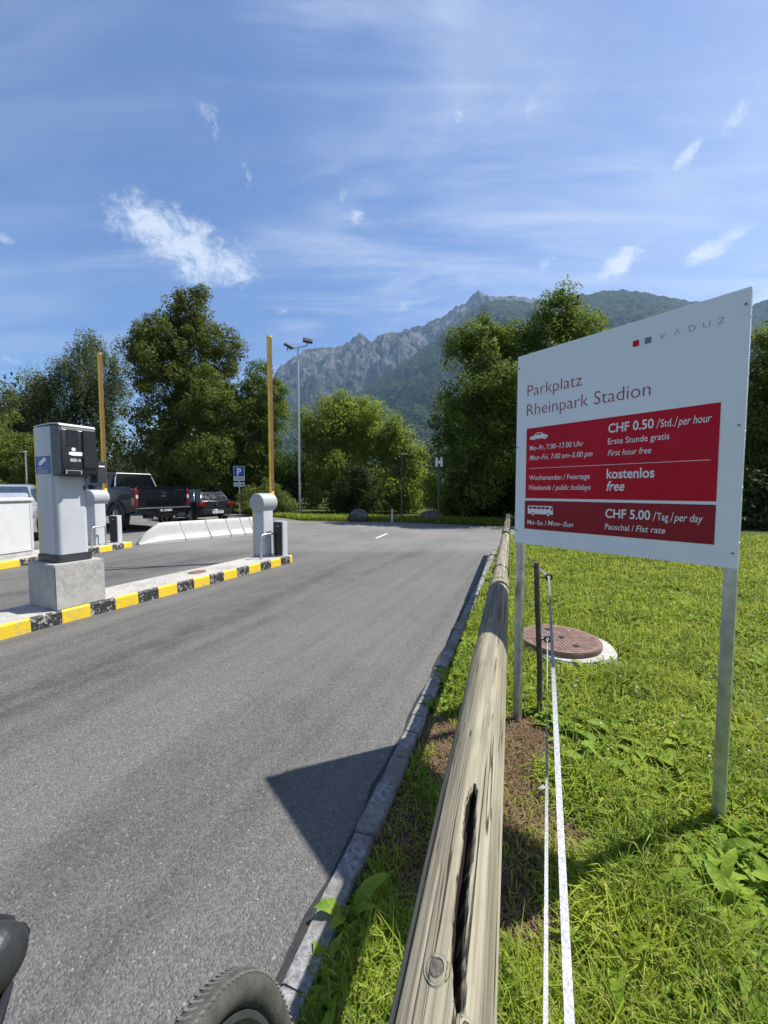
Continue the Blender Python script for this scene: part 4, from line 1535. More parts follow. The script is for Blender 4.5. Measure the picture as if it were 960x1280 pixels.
b.box(.3706, .3722, -.09, -.03, 1.08, 1.115)
b.box(.3706, .3722, -.02, .01, 1.085, 1.11)
b.build('icon', M['midgrey'], hd)
b = MB()
b.box(.3508, .377, -.145, .02, .945, 1.0)
sl = b.build('ticket_slot', M['black'], hd, bevel=.003)
b = MB()
b.box(.3775, .3795, -.135, -.128, .95, .99)
b.box(.3775, .3795, .004, .011, .95, .99)
b.box(.3775, .3795, -.128, .004, .985, .99)
b.build('frame', M['lightgrey'], sl)
b = MB()
b.rbox(.2, .36, .171, .27, .86, 1.10, .012, 3)
rd = b.build('card_reader', M['anthracite'], tm, bevel=.004)
MB().box(.3605, .3625, .19, .25, 1.04, 1.055).build('card_slot', M['whitetext'], rd)
MB().box(-.178, -.1515, -.160, .145, .082, 1.452).build('edge_strip', M['yellow'], tm, bevel=.003)
b = MB()
b.box(-.145, .150, -.1685, -.1658, .955, 1.145)
stq = b.build('sticker', M['stickerblue'], tm)
b = MB()
pr = [(-.035, -.012), (.035, -.012), (.04, .006), (.03, .016), (-.03, .016), (-.04, .0)]
ca, sa = math.cos(.5), math.sin(.5)
b.prism([(.0 + p * ca * 2. - q * sa * 1.6, 1.085 + p * sa * 1.6 + q * ca * 1.6) for p, q in pr], -.170, -.1688, 'y')
b.build('card_symbol', M['whitetext'], stq)
b = MB()
b.box(-.11, -.02, -.170, -.1688, 1.012, 1.019)
b.box(-.11, .11, -.170, -.1688, .985, .991)
b.box(-.11, .09, -.170, -.1688, .970, .976)
b.build('small_print', M['lightgrey'], stq)


def barrier(A, rz, x0, x1, y0, y1, z0, zd, ztop, label, group, hoop_lab):
    """boom gate: cabinet, drum lying along the lane, boom raised upright"""
    xc, yc = (x0 + x1) / 2, (y0 + y1) / 2
    o = thing('barrier_gate', label, 'barrier', local(A, rz, xc, yc, z0), rz, group)
    W2, D2 = (x1 - x0) / 2, (y1 - y0) / 2
    H2 = zd - z0
    b = MB()
    b.rbox(-W2 - .01, W2 + .01, -D2 - .01, D2 + .01, 0, .03, .012, 3)
    b.build('foot', M['midgrey'], o)
    b = MB()
    b.rbox(-W2, W2, -D2, D2, .03, H2, .018, 4)
    cb_ = b.build('cabinet', M['lightgrey'], o, bevel=.002)
    b = MB()
    b.tube([(0, -D2 - .05, H2), (0, -D2 - .035, H2), (0, D2 + .07, H2), (0, D2 + .085, H2)], [.165, .18, .18, .165], 40)
    b.build('drum', M['midgrey'], o, smooth=True, bevel=.004)
    b = MB()
    b.box(-W2 - .030, -W2 - .002, -D2 + .01, D2 - .01, .03, H2 - .05)
    b.build('edge_strip', M['yellow'], o)
    b = MB()
    yb = D2 + .125
    b.rbox(-.040, .022, yb - .04, yb + .04, H2 - .15, ztop - z0, .012, 3)
    bm_ = b.build('boom', M['yellow'], o, bevel=.002)
    for xe in (-.043, .0225):
        MB().box(xe, xe + .003, yb - .035, yb + .035, H2 + .22, ztop - z0 - .02).build('rubber_edge', M['brownrubber'], bm_)
    b = MB()
    b.tube([(0, D2 + .083, H2), (0, yb - .03, H2)], .06, 20)
    b.build('hub', M['midgrey'], o, smooth=True)
    # guard hoop on the lane side
    h = thing('guard_hoop', hoop_lab, 'guard rail', local(A, rz, x1 + .125, yc - .175, z0), rz, 'steel guard hoops beside the barrier cabinets')
    pts_ = [(0, -.17, 0), (0, -.17, .37)] + [(0, -.17 + .07 * (1 - math.cos(q)), .37 + .07 * math.sin(q)) for q in np.linspace(.3, math.pi / 2, 5)] + \
           [(0, .13, .44)] + [(0, .13 + .04 * math.sin(q), .40 + .04 * math.cos(q)) for q in np.linspace(.3, math.pi / 2, 5)] + [(0, .17, 0)]
    MB().tube(pts_, .0165, 14).build('bent_tube', M['steel'], h, smooth=True)
    for yq in (-.17, .17):
        MB().tube([(0, yq, 0), (0, yq, .008)], .04, 16).build('base_plate', M['steel'], h)
    return o


BG = 'boom gates with raised yellow arms'
barrier(NA, NR, -.625, -.375, 3.93, 4.20, .141, 1.165, 4.40, 'near boom gate with its yellow arm raised, at the tip of the near kerb island', BG, 'bent steel hoop in front of the near barrier cabinet')
barrier(FA, FR, -.50, -.25, 2.06, 2.34, .131, 1.235, 4.62, 'farther boom gate with its yellow arm raised, right behind the ticket machine', BG, 'bent steel hoop in front of the farther barrier cabinet')


def sensor(A, rz, x0, x1, y0, y1, z0, h, label):
    xc, yc = (x0 + x1) / 2, (y0 + y1) / 2
    o = thing('barrier_sensor', label, 'sensor post', local(A, rz, xc, yc, z0), rz, 'black-faced sensor posts')
    W2, D2 = (x1 - x0) / 2, (y1 - y0) / 2
    MB().rbox(-W2, W2, -D2, D2, 0, h, .03, 4).build('housing', M['lightgrey'], o, bevel=.006)
    fp = MB()
    fp.prism(rrect(-W2 + .012, W2 - .012, .02, h - .02, .025, 4), -D2 - .006, -D2 - .001, 'y')
    f = fp.build('front_cover', M['black'], o)
    MB().box(-.03, .03, -D2 - .0075, -D2 - .0062, h - .10, h - .085).build('mark', M['midgrey'], f)
    return o


sensor(NA, NR, -.285, -.06, 4.09, 4.25, .141, .67, 'black-faced sensor post at the tip of the near island, beside the near barrier')
sensor(FA, FR, -.40, -.17, 2.56, 2.70, .131, .66, 'black-faced sensor post at the tip of the far island, left of the pickup')

# white cabinet at the left edge
wc = thing('control_cabinet', 'low white control cabinet with a lid, cut by the left frame edge', 'cabinet', local(FA, FR, -.52, .08, .131), FR)
MB().box(-.24, .215, -.70, .68, 0, .09).build('base', M['concrete_plain'], wc, bevel=.004)
MB().box(-.255, .23, -.72, .70, .09, 1.05).build('housing', M['white_paint'], wc, bevel=.008)
MB().box(-.29, .262, -.75, .735, 1.052, 1.13).build('lid', M['white_paint'], wc, bevel=.02, seg=3)
b = MB()
b.box(.2302, .2325, -.66, .64, .13, 1.0)
b.build('door', M['white_paint'], wc)
b = MB()
b.box(.2302, .236, .655, .70, .13, 1.04)
b.build('corner_post', M['lightgrey'], wc)

# ------------------------------------------------------------------ white concrete barrier blocks
JA, JB = np.array([-6.32, 9.98]), np.array([-4.13, 12.46])
jd = (JB - JA)
JL = np.linalg.norm(jd)
jd /= JL
jr = -math.atan2(jd[0], jd[1])
JG = 'white interlocking concrete barrier blocks'
prof = [(-.22, 0), (.22, 0), (.22, .07), (.13, .17), (.085, .50), (.06, .535), (-.06, .535), (-.085, .50), (-.13, .17), (-.22, .07)]
names = ['white concrete barrier block with a sloping end, nearest the pickup', 'second white concrete barrier block, right of the one with the sloping end', 'third white concrete barrier block from the sloping end',
         'fourth white concrete barrier block from the sloping end', 'fifth white concrete barrier block from the sloping end', 'last white concrete barrier block, next to the near boom gate']


def jersey(i, s0, s1):
    o = thing('concrete_barrier', names[i], 'barrier block', (*(JA + jd * s0), 0), jr, JG)
    L_ = s1 - s0
    stations = []

    def endcurve(z):                       # S-shaped joint between two blocks
        return .045 * math.tanh((.26 - z) * 14)
    b = MB()
    vs = []
    ks = [0, .5, 1]
    pf = []
    for k_ in range(len(prof)):
        a_, c_ = prof[k_], prof[(k_ + 1) % len(prof)]
        for q in np.linspace(0, 1, 5)[:-1]:
            pf.append((a_[0] + (c_[0] - a_[0]) * q, a_[1] + (c_[1] - a_[1]) * q))
    n_ = len(pf)
    rows = 9 if i == 0 else 3
    for u in np.linspace(0, 1, rows):
        for x_, z_ in pf:
            e = .006 + endcurve(z_) * (u > .99)
            if i == 0:
                hgt = .12 + .88 * min(1, (u * L_ / .55)) ** .7
                yy_ = u * (L_ - .012) + e * (u > .99)
                vs.append((x_ * (.75 + .25 * min(1, u * 4)), yy_, z_ * hgt))
            else:
                st = endcurve(z_) + .016
                yy_ = st * (1 - u) + (L_ + endcurve(z_) - .016) * u
                vs.append((x_, yy_, z_))
    fs = [(r_ * n_ + j, r_ * n_ + (j + 1) % n_, (r_ + 1) * n_ + (j + 1) % n_, (r_ + 1) * n_ + j) for r_ in range(rows - 1) for j in range(n_)]
    fs += [tuple(range(n_))[::-1], tuple((rows - 1) * n_ + j for j in range(n_))]
    b.add(vs, fs)
    b.build('block', M['jersey'], o, smooth=True)
    return o


# joint positions from the photo
def jpos(px):
    d = ray(px, 670)[:2]
    A_m = np.array([[d[0], -jd[0]], [d[1], -jd[1]]])
    return np.linalg.solve(A_m, JA)[1]


js = [jpos(q) for q in (172, 226, 258, 283, 300.5, 312, 322)]
for i in range(6):
    jersey(i, js[i], js[i + 1])

# ------------------------------------------------------------------ vehicles (x right, y forward, origin at the rear centre on the ground)
def wheel(parent, x, y, r, wd, name='wheel'):
    """tyre with rim, hub side outwards"""
    sgn_ = 1 if x > 0 else -1
    w_ = bpy.data.objects.new(name, None)
    b = MB()
    pr_ = [(-.5, r * .68), (-.5, r * .93), (-.42, r), (.42, r), (.5, r * .93), (.5, r * .68)]
    n_ = 32
    vs = []
    for j in range(n_):
        a = 2 * math.pi * j / n_
        for q, rr in pr_:
            vs.append((q * wd, rr * math.cos(a), rr * math.sin(a)))
    k_ = len(pr_)
    fs = [(j * k_ + i, j * k_ + i + 1, ((j + 1) % n_) * k_ + i + 1, ((j + 1) % n_) * k_ + i) for j in range(n_) for i in range(k_ - 1)]
    b.add(vs, fs)
    bpy.data.objects.remove(w_)
    tyre = b.build(name, M['rubber'], parent, smooth=True, loc=(x, y, r))
    b = MB()
    xo = sgn_ * wd * .38
    b.tube([(xo - sgn_ * .12, 0, 0), (xo, 0, 0)], r * .68, 28, True)
    for q in range(5):
        a = 2 * math.pi * q / 5
        b.tube([(xo + sgn_ * .012, 0, 0), (xo + sgn_ * .006, math.cos(a) * r * .62, math.sin(a) * r * .62)], [.05, .035], 6)
    b.build('rim', M['rim'], tyre, smooth=False)
    return tyre


def loft(sections, n_corner=4):
    """sections: (y, halfwidth bottom, halfwidth top, z0, z1, corner radius) -> closed body"""
    b = MB()
    vs = []
    ns = None
    for y, wb, wt_, z0, z1, r in sections:
        ring = []
        r_ = min(r, (z1 - z0) * .45, wt_ * .6)
        for (cx, cz, a0) in ((wb - .04, z0 + .04, -90), (wt_ - r_, z1 - r_, 0), (-wt_ + r_, z1 - r_, 90), (-wb + .04, z0 + .04, 180)):
            rr = .04 if a0 in (-90, 180) else r_
            for i in range(n_corner + 1):
                a = math.radians(a0 + 90 * i / n_corner)
                ring.append((cx + rr * math.cos(a), y, cz + rr * math.sin(a)))
        ns = len(ring)
        vs += ring
    m = len(sections)
    fs = [(i * ns + j, i * ns + (j + 1) % ns, (i + 1) * ns + (j + 1) % ns, (i + 1) * ns + j) for i in range(m - 1) for j in range(ns)]
    fs += [tuple(range(ns))[::-1], tuple((m - 1) * ns + j for j in range(ns))]
    b.add(vs, fs)
    return b


def pickup():
    hx, hy = -math.sin(math.radians(62)), math.cos(math.radians(62))
    rz = math.atan2(-hx, hy)
    L = at(169, 660, 12.6)
    tx_, ty_ = hy / math.hypot(hx, hy), -hx / math.hypot(hx, hy)
    c = (L[0] + tx_ * .98, L[1] + ty_ * .98)
    o = thing('pickup_truck', 'black pickup truck parked with its tailgate towards the white barrier blocks', 'pickup', (c[0], c[1], .0), rz)
    o.scale = (1, 1, 1.10)
    loft([(.05, .86, .86, .62, 1.20, .05), (.5, .95, .93, .55, 1.36, .07), (1.9, .96, .94, .5, 1.37, .07), (3.5, .96, .93, .48, 1.28, .08), (4.3, .95, .90, .5, 1.24, .12), (5.15, .88, .80, .55, 1.12, .14)]).build('body', M['carblack'], o, smooth=True)
    b = MB()
    b.box(-.90, .90, -.02, .10, .70, 1.385)
    tg = b.build('tailgate', M['carblack'], o, bevel=.025, seg=3)
    MB().box(-.86, .86, -.045, .12, 1.35, 1.40).build('spoiler', M['carblack'], tg, bevel=.015)
    MB().box(-.62, .62, -.026, -.018, .80, .96).build('recess', M['glossblack'], tg, bevel=.006)
    b = MB()
    b.box(-.11, .11, -.045, -.02, 1.16, 1.235)
    b.build('handle', M['black'], tg, bevel=.008)
    b = MB()
    b.prism([(.105 * math.cos(q), 1.10 + .042 * math.sin(q)) for q in np.linspace(0, 2 * math.pi, 24, endpoint=False)], -.034, -.021, 'y')
    b.build('emblem', M['chrome'], tg)
    MB().box(.50, .78, -.0225, -.0205, 1.28, 1.31).build('trim_bar', M['chrome'], tg)
    for s_ in (-1, 1):
        b = MB()
        x0, x1 = sorted((s_ * .845, s_ * .975))
        b.box(x0, x1, -.03, .20, .80, 1.33)
        tl = b.build('taillight', M['taillight'], o, bevel=.02, seg=3)
        x0, x1 = sorted((s_ * .87, s_ * .95))
        MB().box(x0, x1, -.036, -.02, 1.02, 1.14).build('reversing_lamp', M['clearlens'], tl, bevel=.006)
        x0, x1 = sorted((s_ * .88, s_ * 1.03))
        # wheel arch flare
        for yc in (1.15, 4.25):
            MB().tube([(s_ * .955, yc + .50 * math.cos(q), .42 + .52 * math.sin(q)) for q in np.linspace(.1, math.pi - .1, 14)], .065, 8).build('wheel_arch', M['black'], o, smooth=True)
        MB().box(min(s_ * .93, s_ * 1.03), max(s_ * .93, s_ * 1.03), 1.85, 3.6, .42, .47).build('running_board', M['black'], o, bevel=.01)
        b = MB()
        b.box(min(s_ * .96, s_ * 1.18), max(s_ * .96, s_ * 1.18), 3.35, 3.47, 1.33, 1.52)
        b.build('mirror', M['black'], o, bevel=.02)
    b = MB()
    b.box(-.95, .95, -.14, .06, .55, .73)
    bp = b.build('bumper', M['glossblack'], o, bevel=.03, seg=3)
    MB().box(-.93, .93, -.155, .02, .715, .742).build('step_edge', M['rim'], bp, bevel=.006)
    b = MB()
    b.box(-.26, .26, -.150, -.135, .595, .705)
    npz = b.build('number_plate', M['black'], bp, bevel=.003)
    lettering('FL 21094', -.20, .20, .62, .06, M['whitetext'], npz, -.1515, .012)
    MB().box(-.55, .55, .05, .3, .40, .56).build('underbody', M['black'], o)
    for x_ in (-.35, .35):
        MB().tube([(x_, -.05, .42), (x_, .3, .42)], .04, 12).build('exhaust', M['chrome'], o, smooth=True)
    # cab with tinted glass
    loft([(1.72, .86, .72, 1.25, 1.80, .09), (1.95, .88, .72, 1.25, 1.86, .10), (2.9, .88, .72, 1.25, 1.88, .10), (3.45, .87, .70, 1.22, 1.80, .10), (4.15, .84, .72, 1.15, 1.26, .04)]).build('cab', M['carblack'], o, smooth=True)
    b = MB()
    b.prism([(-.79, 1.36), (.79, 1.36), (.66, 1.79), (-.66, 1.79)], 1.70, 1.735, 'y')
    b.build('rear_window', M['glass'], o, bevel=.01)
    for s_ in (-1, 1):
        b = MB()
        P = [(2.0, 1.42), (3.75, 1.36), (3.3, 1.76), (2.1, 1.80)]
        vs = [(s_ * (.872 - (z_ - 1.3) * .24), y_, z_) for y_, z_ in P] + [(s_ * (.80 - (z_ - 1.3) * .24), y_, z_) for y_, z_ in P]
        b.add(vs, [(0, 1, 2, 3), (4, 5, 6, 7), (0, 1, 5, 4), (1, 2, 6, 5), (2, 3, 7, 6), (3, 0, 4, 7)])
        b.build('side_window', M['glass'], o)
    # roof edge and bed bars catch the light
    b = MB()
    for s_ in (-1, 1):
        b.tube([(s_ * .73, 1.60, 1.40), (s_ * .66, 1.70, 1.66), (s_ * .60, 1.74, 1.83)], .022, 8)
    b.tube([(-.60, 1.74, 1.83), (.60, 1.74, 1.83)], .02, 8)
    b.build('sports_bar', M['steel'], o, smooth=True)
    b = MB()
    b.box(-.80, .80, .15, 1.6, 1.372, 1.392)
    b.build('bed_cover', M['black'], o, bevel=.006)
    for s_ in (-1, 1):
        for yc in (1.15, 4.25):
            wheel(o, s_ * .86, yc, .42, .28)
    return o


pickup()


def hatchback(name, label, loc, rz, paint, glass, zs=1.0, length=3.95, hw=.84, roof=1.45, plate_txt=None, wide=1.0):
    o = thing(name, label, 'car', loc, rz)
    o.scale = (1, 1, zs)
    Lg = length
    loft([(0.03, hw * .86, hw * .80, .34, .93, .06), (.22, hw * .97, hw * .94, .24, .97, .10), (1.0, hw, hw * .965, .2, .965, .09), (2.4, hw, hw * .96, .2, .93, .09), (3.0, hw * .99, hw * .94, .2, .90, .10), (Lg - .35, hw * .94, hw * .84, .22, .80, .12), (Lg - .08, hw * .84, hw * .72, .26, .66, .10), (Lg, hw * .76, hw * .64, .34, .56, .06)]).build('body', paint, o, smooth=True)
    loft([(.12, hw * .88, hw * .84, .88, .96, .03), (.42, hw * .90, hw * .68, .90, roof - .07, .10), (.62, hw * .91, hw * .69, .90, roof - .015, .12), (1.5, hw * .92, hw * .70, .90, roof, .12), (2.25, hw * .92, hw * .68, .90, roof - .06, .12), (2.75, hw * .90, hw * .70, .88, 1.16, .08), (3.12, hw * .88, hw * .78, .86, .92, .03)]).build('cabin', paint, o, smooth=True)
    b = MB()                                # rear screen follows the hatch's slope
    P = [(-hw * .72, .165, 1.00), (hw * .72, .165, 1.00), (hw * .58, .415, roof - .13), (-hw * .58, .415, roof - .13)]
    nv_ = Vector((0, -(roof - .13 - 1.0), .25)).normalized() * .03
    vs = [tuple(Vector(p) + nv_) for p in P] + [tuple(Vector(p) - nv_ * 2) for p in P]
    b.add(vs, [(0, 1, 2, 3), (4, 5, 6, 7), (0, 1, 5, 4), (1, 2, 6, 5), (2, 3, 7, 6), (3, 0, 4, 7)])
    rw = b.build('rear_window', glass, o, bevel=.006)
    MB().tube([(0, .12, 1.01), (.30, .16, 1.06)], .012, 6).build('wiper', M['black'], rw)
    b = MB()                                # windscreen
    P = [(-hw * .76, 3.02, .95), (hw * .76, 3.02, .95), (hw * .60, 2.33, roof - .10), (-hw * .60, 2.33, roof - .10)]
    nv_ = Vector((0, roof - 1.05, .69)).normalized() * .035
    vs = [tuple(Vector(p) + nv_) for p in P] + [tuple(Vector(p) - nv_ * 2) for p in P]
    b.add(vs, [(0, 1, 2, 3), (4, 5, 6, 7), (0, 1, 5, 4), (1, 2, 6, 5), (2, 3, 7, 6), (3, 0, 4, 7)])
    b.build('windscreen', glass, o, bevel=.006)
    for s_ in (-1, 1):
        for P in ([(.50, 1.01), (1.45, .99), (1.45, roof - .11), (.72, roof - .13)], [(1.53, .99), (2.75, .97), (2.30, roof - .14), (1.53, roof - .11)]):
            b = MB()
            vs = [(s_ * (hw * .925 - (z_ - .9) * hw * .37), y_, z_) for y_, z_ in P] + [(s_ * (hw * .80 - (z_ - .9) * hw * .37), y_, z_) for y_, z_ in P]
            b.add(vs, [(0, 1, 2, 3), (4, 5, 6, 7), (0, 1, 5, 4), (1, 2, 6, 5), (2, 3, 7, 6), (3, 0, 4, 7)])
            b.build('side_window', glass, o)
        x0, x1 = sorted((s_ * hw * .60, s_ * hw * .985))
        MB().box(x0, x1, -.012, .24, .70, .90).build('taillight', M['taillight'], o, bevel=.03, seg=3)
        b = MB()
        x0, x1 = sorted((s_ * hw * .52, s_ * hw * .88))
        b.box(x0, x1, Lg - .38, Lg - .045, .56, .70)
        b.build('headlight', M['clearlens'], o, bevel=.03, seg=3)
        b = MB()
        x0, x1 = sorted((s_ * hw * .45, s_ * hw * .80))
        b.box(x0, x1, Lg - .2, Lg - .01, .33, .44)
        b.build('fog_lamp', M['black'], o, bevel=.01)
        x0, x1 = sorted((s_ * hw * .95, s_ * hw * 1.18))
        MB().box(x0, x1, 2.55, 2.68, .98, 1.10).build('mirror', paint, o, bevel=.03, seg=3)
        for yc in (.72, 3.22):
            wheel(o, s_ * (hw - .09), yc, .31, .19)
            b = MB()
            b.tube([(s_ * (hw * .985), yc + .345 * math.cos(q), .31 + .345 * math.sin(q)) for q in np.linspace(-.1, math.pi + .1, 16)], .035, 6)
            b.build('wheel_arch', M['black'], o, smooth=True)
    MB().box(-hw * .86, hw * .86, -.075, .12, .36, .60).build('rear_bumper', paint, o, bevel=.05, seg=3)
    MB().box(-hw * .6, hw * .6, Lg - .1, Lg + .02, .30, .42).build('front_grille', M['black'], o, bevel=.015)
    b = MB()
    b.box(-.26, .26, -.088, -.074, .40, .51)
    pl_ = b.build('number_plate', M['white_paint'], o, bevel=.002)
    if plate_txt:
        lettering(plate_txt, -.20, .20, .425, .06, M['darktext'], pl_, -.0895, .01)
    b = MB()
    b.torus((0, -.012, .84), .05, .008, (0, 1, 0), 24, 6)
    b.build('emblem', M['chrome'], o, smooth=True)
    MB().box(-hw * .55, hw * .55, .36, .62, roof - .03, roof - .005).build('spoiler', paint, o, bevel=.01)
    return o


Lp = at(249, 660, 16.2)
hx, hy = -.75, .66
hatchback('hatchback_car', 'small dark grey hatchback parked between the pickup and the blue parking sign', (Lp[0] + .56 * .84, Lp[1] + .83 * .84, 0), math.atan2(.83, .56), M['cargrey'], M['glass'], 1.0, plate_txt='FL 4187')
# silver car facing the camera at the left edge (its front end points at us)
hatchback('silver_car', 'silver car at the left edge, waiting behind the white control cabinet', (-12.3, 12.9, 0), math.radians(180 + 36), M['carsilver'], M['glass_pale'], 1.10, hw=.90)

# ------------------------------------------------------------------ posts, lamps and signs at the far edge
fl = thing('floodlight_mast', 'tall slim grey mast carrying two floodlights', 'light mast', (-4.91, 22.39, 0))
b = MB()
b.tube([(0, 0, 0), (0, 0, 1.2), (0, 0, 9.55)], [.085, .08, .045], 14)
b.build('mast', M['steel'], fl, smooth=True)
b = MB()
b.tube([(-.48, -.05, 9.42), (.52, .05, 9.66)], .03, 8)
b.build('cross_arm', M['steel'], fl)
for x_, z_, ry, rx_ in ((-.52, 9.62, .42, .5), (.56, 9.92, .1, .75)):
    b = MB()
    b.box(-.27, .27, -.22, .22, -.06, .06)
    h = b.build('floodlight', M['anthracite'], fl, bevel=.02, loc=(x_, 0, z_))
    h.rotation_euler = (rx_, ry, .3)
    MB().box(-.22, .22, -.17, .17, -.07, -.0605).build('lens', M['rim'], h)
    MB().box(-.03, .03, -.03, .03, -.24, -.06).build('bracket', M['anthracite'], h)

for (bx_, by_, hh_, lb, arm) in ((-20.4, 22, 3.62, 'short grey lamp post behind the silver car at the left', -.3), (.83, 18.0, 3.12, 'thin dark lamp post standing right of the white-topped marker post', .28)):
    lp = thing('lamp_post', lb, 'lamp post', (bx_, by_, 0), 0, 'small lamp posts at the far edge')
    MB().tube([(0, 0, 0), (0, 0, hh_ - .06)], [.05, .035], 10).build('pole', M['steel'] if arm < 0 else M['greenpost'], lp, smooth=True)
    b = MB()
    x0, x1 = sorted((-.06 if arm > 0 else .06, arm))
    b.box(x0, x1, -.09, .09, hh_ - .06, hh_)
    b.build('lamp_head', M['lightgrey'], lp, bevel=.02)

# parking sign
ps = thing('parking_sign', 'blue parking sign with white P and small white plates on a thin post', 'sign', (-8.413, 22.39, 0), math.radians(8))
b = MB()
b.tube([(0, 0, 0), (0, 0, 2.75)], .03, 10)
b.build('post', M['steel'], ps, smooth=True)
MB().box(-.31, .31, -.045, -.033, 1.95, 2.80).build('panel', M['white_paint'], ps, bevel=.004)
MB().box(-.285, .285, -.0475, -.0455, 2.21, 2.775).build('blue_field', M['signblue'], ps)
lettering('P', -.11, .14, 2.29, .38, M['whitetext'], ps, -.0495, .03)
lettering('Parkplatz', -.2, .2, 2.04, .09, M['darktext'], ps, -.0465, .02)
o = MB().box(-.31, .31, -.045, -.033, 1.62, 1.86).build('lower_plate', M['white_paint'], ps, bevel=.003)
lettering('Zentrale', -.24, .06, 1.70, .08, M['darktext'], o, -.0465, .0)
b = MB()
b.prism([(.12, 1.70), (.2, 1.70), (.2, 1.66), (.26, 1.735), (.2, 1.81), (.2, 1.77), (.12, 1.77)], -.0470, -.0455, 'y')
b.build('arrow', M['darktext'], o)

# white H-shaped panel on a tall thin post
hs = thing('panel_post', 'tall thin dark post with a small white H-shaped panel near its top', 'sign post', (2.27, 16.0, 0))
MB().tube([(0, 0, 0), (0, 0, 2.78)], [.038, .032], 10).build('post', M['greenpost'], hs, smooth=True)
b = MB()
b.box(-.15, -.055, -.052, -.036, 2.38, 2.76)
b.box(.055, .15, -.052, -.036, 2.38, 2.76)
b.box(-.0548, .0548, -.051, -.036, 2.51, 2.63)
b.build('panel', M['white_paint'], hs)

mp = thing('marker_post', 'short white marker post with a black band at the road edge', 'marker post', (.36, 17.15, 0))
MB().rbox(-.048, .048, -.05, .05, 0, .56, .03, 4).build('body', M['white_paint'], mp, bevel=.01)
b = MB()
b.rbox(-.05, .05, -.052, .052, .40, .48, .03, 4)
b.build('band', M['black'], mp)
MB().box(-.02, .02, -.058, -.0522, .41, .47).build('reflector', M['whitetext'], mp)


def boulder(x, y, r, sq, label, seed):
    bm = bmesh.new()
    bmesh.ops.create_icosphere(bm, subdivisions=4, radius=r)
    for v in bm.verts:
        c = v.co.normalized()
        q = 1 + .22 * float(fbm(np.array([c.x * 1.6 + seed]), np.array([c.y * 1.6 + c.z * 1.3]), seed, 4)[0])
        v.co = Vector((c.x * q * r, c.y * q * r * .9, c.z * q * r * sq))
    me = bpy.data.meshes.new('boulder')
    bm.to_mesh(me)
    bm.free()
    me.materials.append(M['boulder'])
    me.shade_smooth()
    o = bpy.data.objects.new('boulder', me)
    COL.objects.link(o)
    o.location = (x, y, r * sq * .55)
    return tag(o, label, 'boulder', 'boulders at the road edge')


boulder(-1.18, 17.5, .46, .75, 'round grey boulder at the road edge below the dark shrub', 3)
boulder(2.1, 17.3, .5, .62, 'darker low boulder in the shade beside the post with the white panel', 8)

# ------------------------------------------------------------------ bicycle (only its front end reaches into the picture)
bk = thing('bicycle', 'bicycle at the bottom left, only grip end and front tyre in view', 'bicycle', (-.152, .355, 0))
hd_, lean = math.radians(-4), math.radians(-12)
bk.rotation_euler = (Matrix.Rotation(hd_, 4, 'Z') @ Matrix.Rotation(lean, 4, 'Y')).to_euler()
RW = .35
b = MB()
n_, kk = 120, 18
vs = []
for i in range(n_):
    a = 2 * math.pi * i / n_
    for j in range(kk):
        q = 2 * math.pi * j / kk
        rr = .326 + .024 * math.cos(q)
        vs.append((.026 * math.sin(q), rr * math.cos(a), RW + rr * math.sin(a)))
fs = [(i * kk + j, ((i + 1) % n_) * kk + j, ((i + 1) % n_) * kk + (j + 1) % kk, i * kk + (j + 1) % kk) for i in range(n_) for j in range(kk)]
b.add(vs, fs)
ty = b.build('tyre', simple('dusty_tyre', (.05, .049, .046), .85, 0, .3, 30, .4, 200), bk, smooth=True)
b = MB()                                    # tread blocks: chevrons and shoulder knobs
for i in range(150):
    a = 2 * math.pi * i / 150
    for xo, al in ((-.0165, .9), (-.0055, .5), (.0055, -.5), (.0165, -.9)):
        for da in (0,):
            c_ = Vector((xo, 0, 0))
            rr = .326 + .024 * math.sqrt(max(0, 1 - (xo / .026) ** 2))
            u = Vector((0, math.cos(a), math.sin(a)))
            tdir = Vector((0, -math.sin(a), math.cos(a)))
            e1_ = (Vector((1, 0, 0)) * .7 + tdir * al * .6).normalized()
            e2_ = u.cross(e1_)
            pc = Vector((xo, rr * math.cos(a), RW + rr * math.sin(a)))
            vs = [pc + e1_ * s1 * .0050 + e2_ * s2 * .0030 + u * s3 for s3 in (-.002, .0007) for s1, s2 in ((-1, -1), (1, -1), (1, 1), (-1, 1))]
            b.add(vs, [(4, 5, 6, 7), (0, 1, 5, 4), (1, 2, 6, 5), (2, 3, 7, 6), (3, 0, 4, 7)])
b.build('tread', simple('dusty_tread', (.11, .108, .10), .9, 0, .25, 40, .3, 200), ty)
b = MB()
b.torus((0, 0, RW), .296, .011, (1, 0, 0), 96, 10, sq=1.15)
rm = b.build('rim', M['anthracite'], bk, smooth=True)
b = MB()
for i in range(28):
    a = 2 * math.pi * i / 28
    b.tube([((.022 if i % 2 else -.022), .015 * math.cos(a + .6), RW + .015 * math.sin(a + .6)), (0, .288 * math.cos(a), RW + .288 * math.sin(a))], .0011, 4, False)
b.build('spoke', M['steel'], rm)
b = MB()
b.tube([(-.055, 0, RW), (-.03, 0, RW), (.03, 0, RW), (.055, 0, RW)], [.008, .018, .018, .008], 14)
b.build('hub', M['anthracite'], bk, smooth=True)
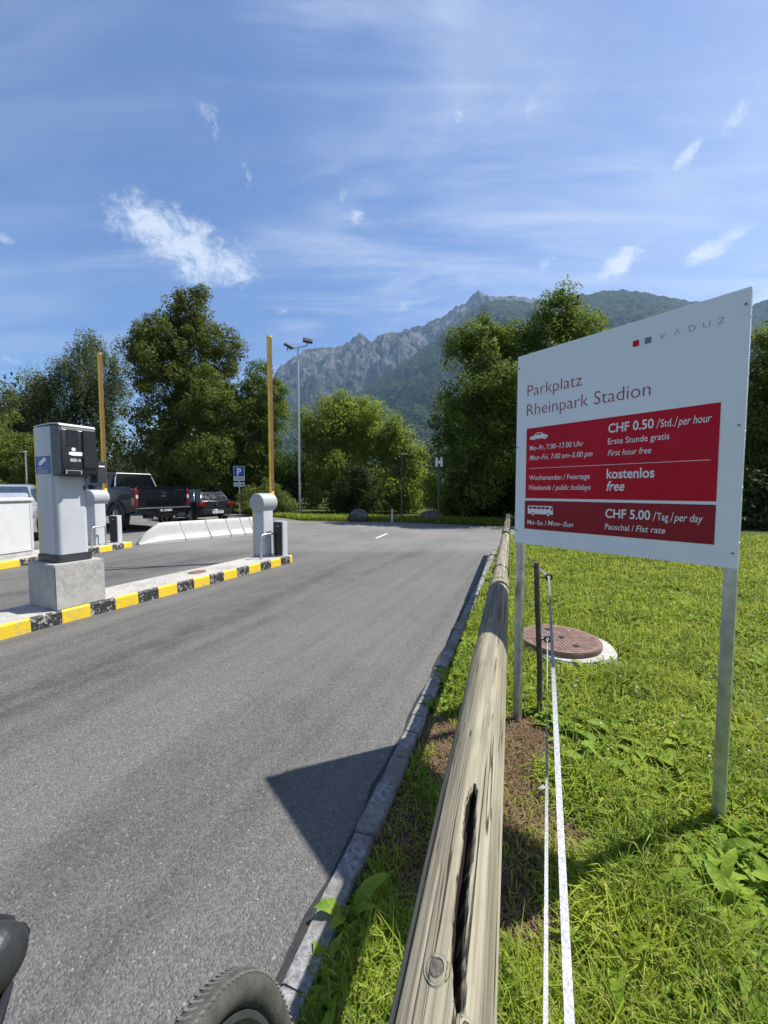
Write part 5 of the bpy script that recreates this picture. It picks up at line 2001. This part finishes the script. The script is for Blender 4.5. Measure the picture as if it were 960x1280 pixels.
# where the right grip ends, in bicycle coordinates
bpy.context.view_layer.update()
ge = bk.matrix_world.inverted() @ Vector(_C + ray(13, 1200) * .235)
HX, HY, HZ = max(.12, ge.x), ge.y, ge.z
print('grip', ge)
b = MB()
for s_ in (-1, 1):
    b.tube([(s_ * .055, 0, RW), (s_ * .058, -.05, .62), (s_ * .052, -.09, .78)], [.011, .014, .016], 10)
b.tube([(-.055, -.09, .78), (.055, -.09, .78)], .018, 10)
b.tube([(0, -.09, .78), (0, HY - .05, HZ - .06)], .018, 10)
b.build('fork', M['anthracite'], bk, smooth=True)
b = MB()
b.tube([(0, -.11, .80), (0, -.16, .94)], .026, 12)
b.tube([(0, -.13, .86), (0, -.75, .55)], .024, 12)
b.tube([(0, -.15, .92), (0, -.75, .84)], .02, 12)
b.tube([(0, -.75, .98), (0, -.75, .35)], .018, 12)
b.build('frame', M['anthracite'], bk, smooth=True)
b = MB()
b.tube([(-HX + .10, HY, HZ), (-.15, HY + .01, HZ), (-.05, HY + .0, HZ - .03), (.05, HY + .0, HZ - .03), (.15, HY + .01, HZ), (HX - .10, HY, HZ)], .0125, 12)
hb = b.build('handlebar', M['anthracite'], bk, smooth=True)
for s_ in (-1, 1):
    b = MB()
    rs = [(0, .006), (.002, .0125), (.006, .0165), (.013, .0182), (.020, .0185), (.0215, .0172), (.0225, .0172), (.024, .0185), (.0262, .0185), (.0277, .0170), (.029, .0182), (.06, .0178), (.12, .0172)]
    b.tube([(s_ * (HX - q), HY, HZ) for q, r_ in rs], [r_ for q, r_ in rs], 32)
    gp = b.build('grip', simple('grip_rubber', (.022, .024, .027), .42, 0, .2, 40, .15, 400), hb, smooth=True)
    b = MB()
    b.tube([(s_ * (HX - .13), HY + .012, HZ - .004), (s_ * (HX - .10), HY + .028, HZ - .004), (s_ * (HX - .05), HY + .028, HZ + .0), (s_ * (HX - .026), HY + .022, HZ + .002), (s_ * (HX - .016), HY + .013, HZ + .004)], [.005, .0042, .0034, .0032, .003], 10)
    b.build('brake_lever', M['black'], hb, smooth=True)
    b = MB()
    b.tube([(s_ * (HX - .07), HY + .03, HZ - .02), (s_ * (HX - .010), HY + .002, HZ - .020), (s_ * (HX - .008), HY - .012, HZ - .035), (s_ * (HX - .030), HY - .035, HZ - .06), (s_ * (HX - .09), HY - .05, HZ - .10), (s_ * .08, HY - .02, HZ - .16)], .0032, 8)
    b.build('cable', M['black'], hb, smooth=True)
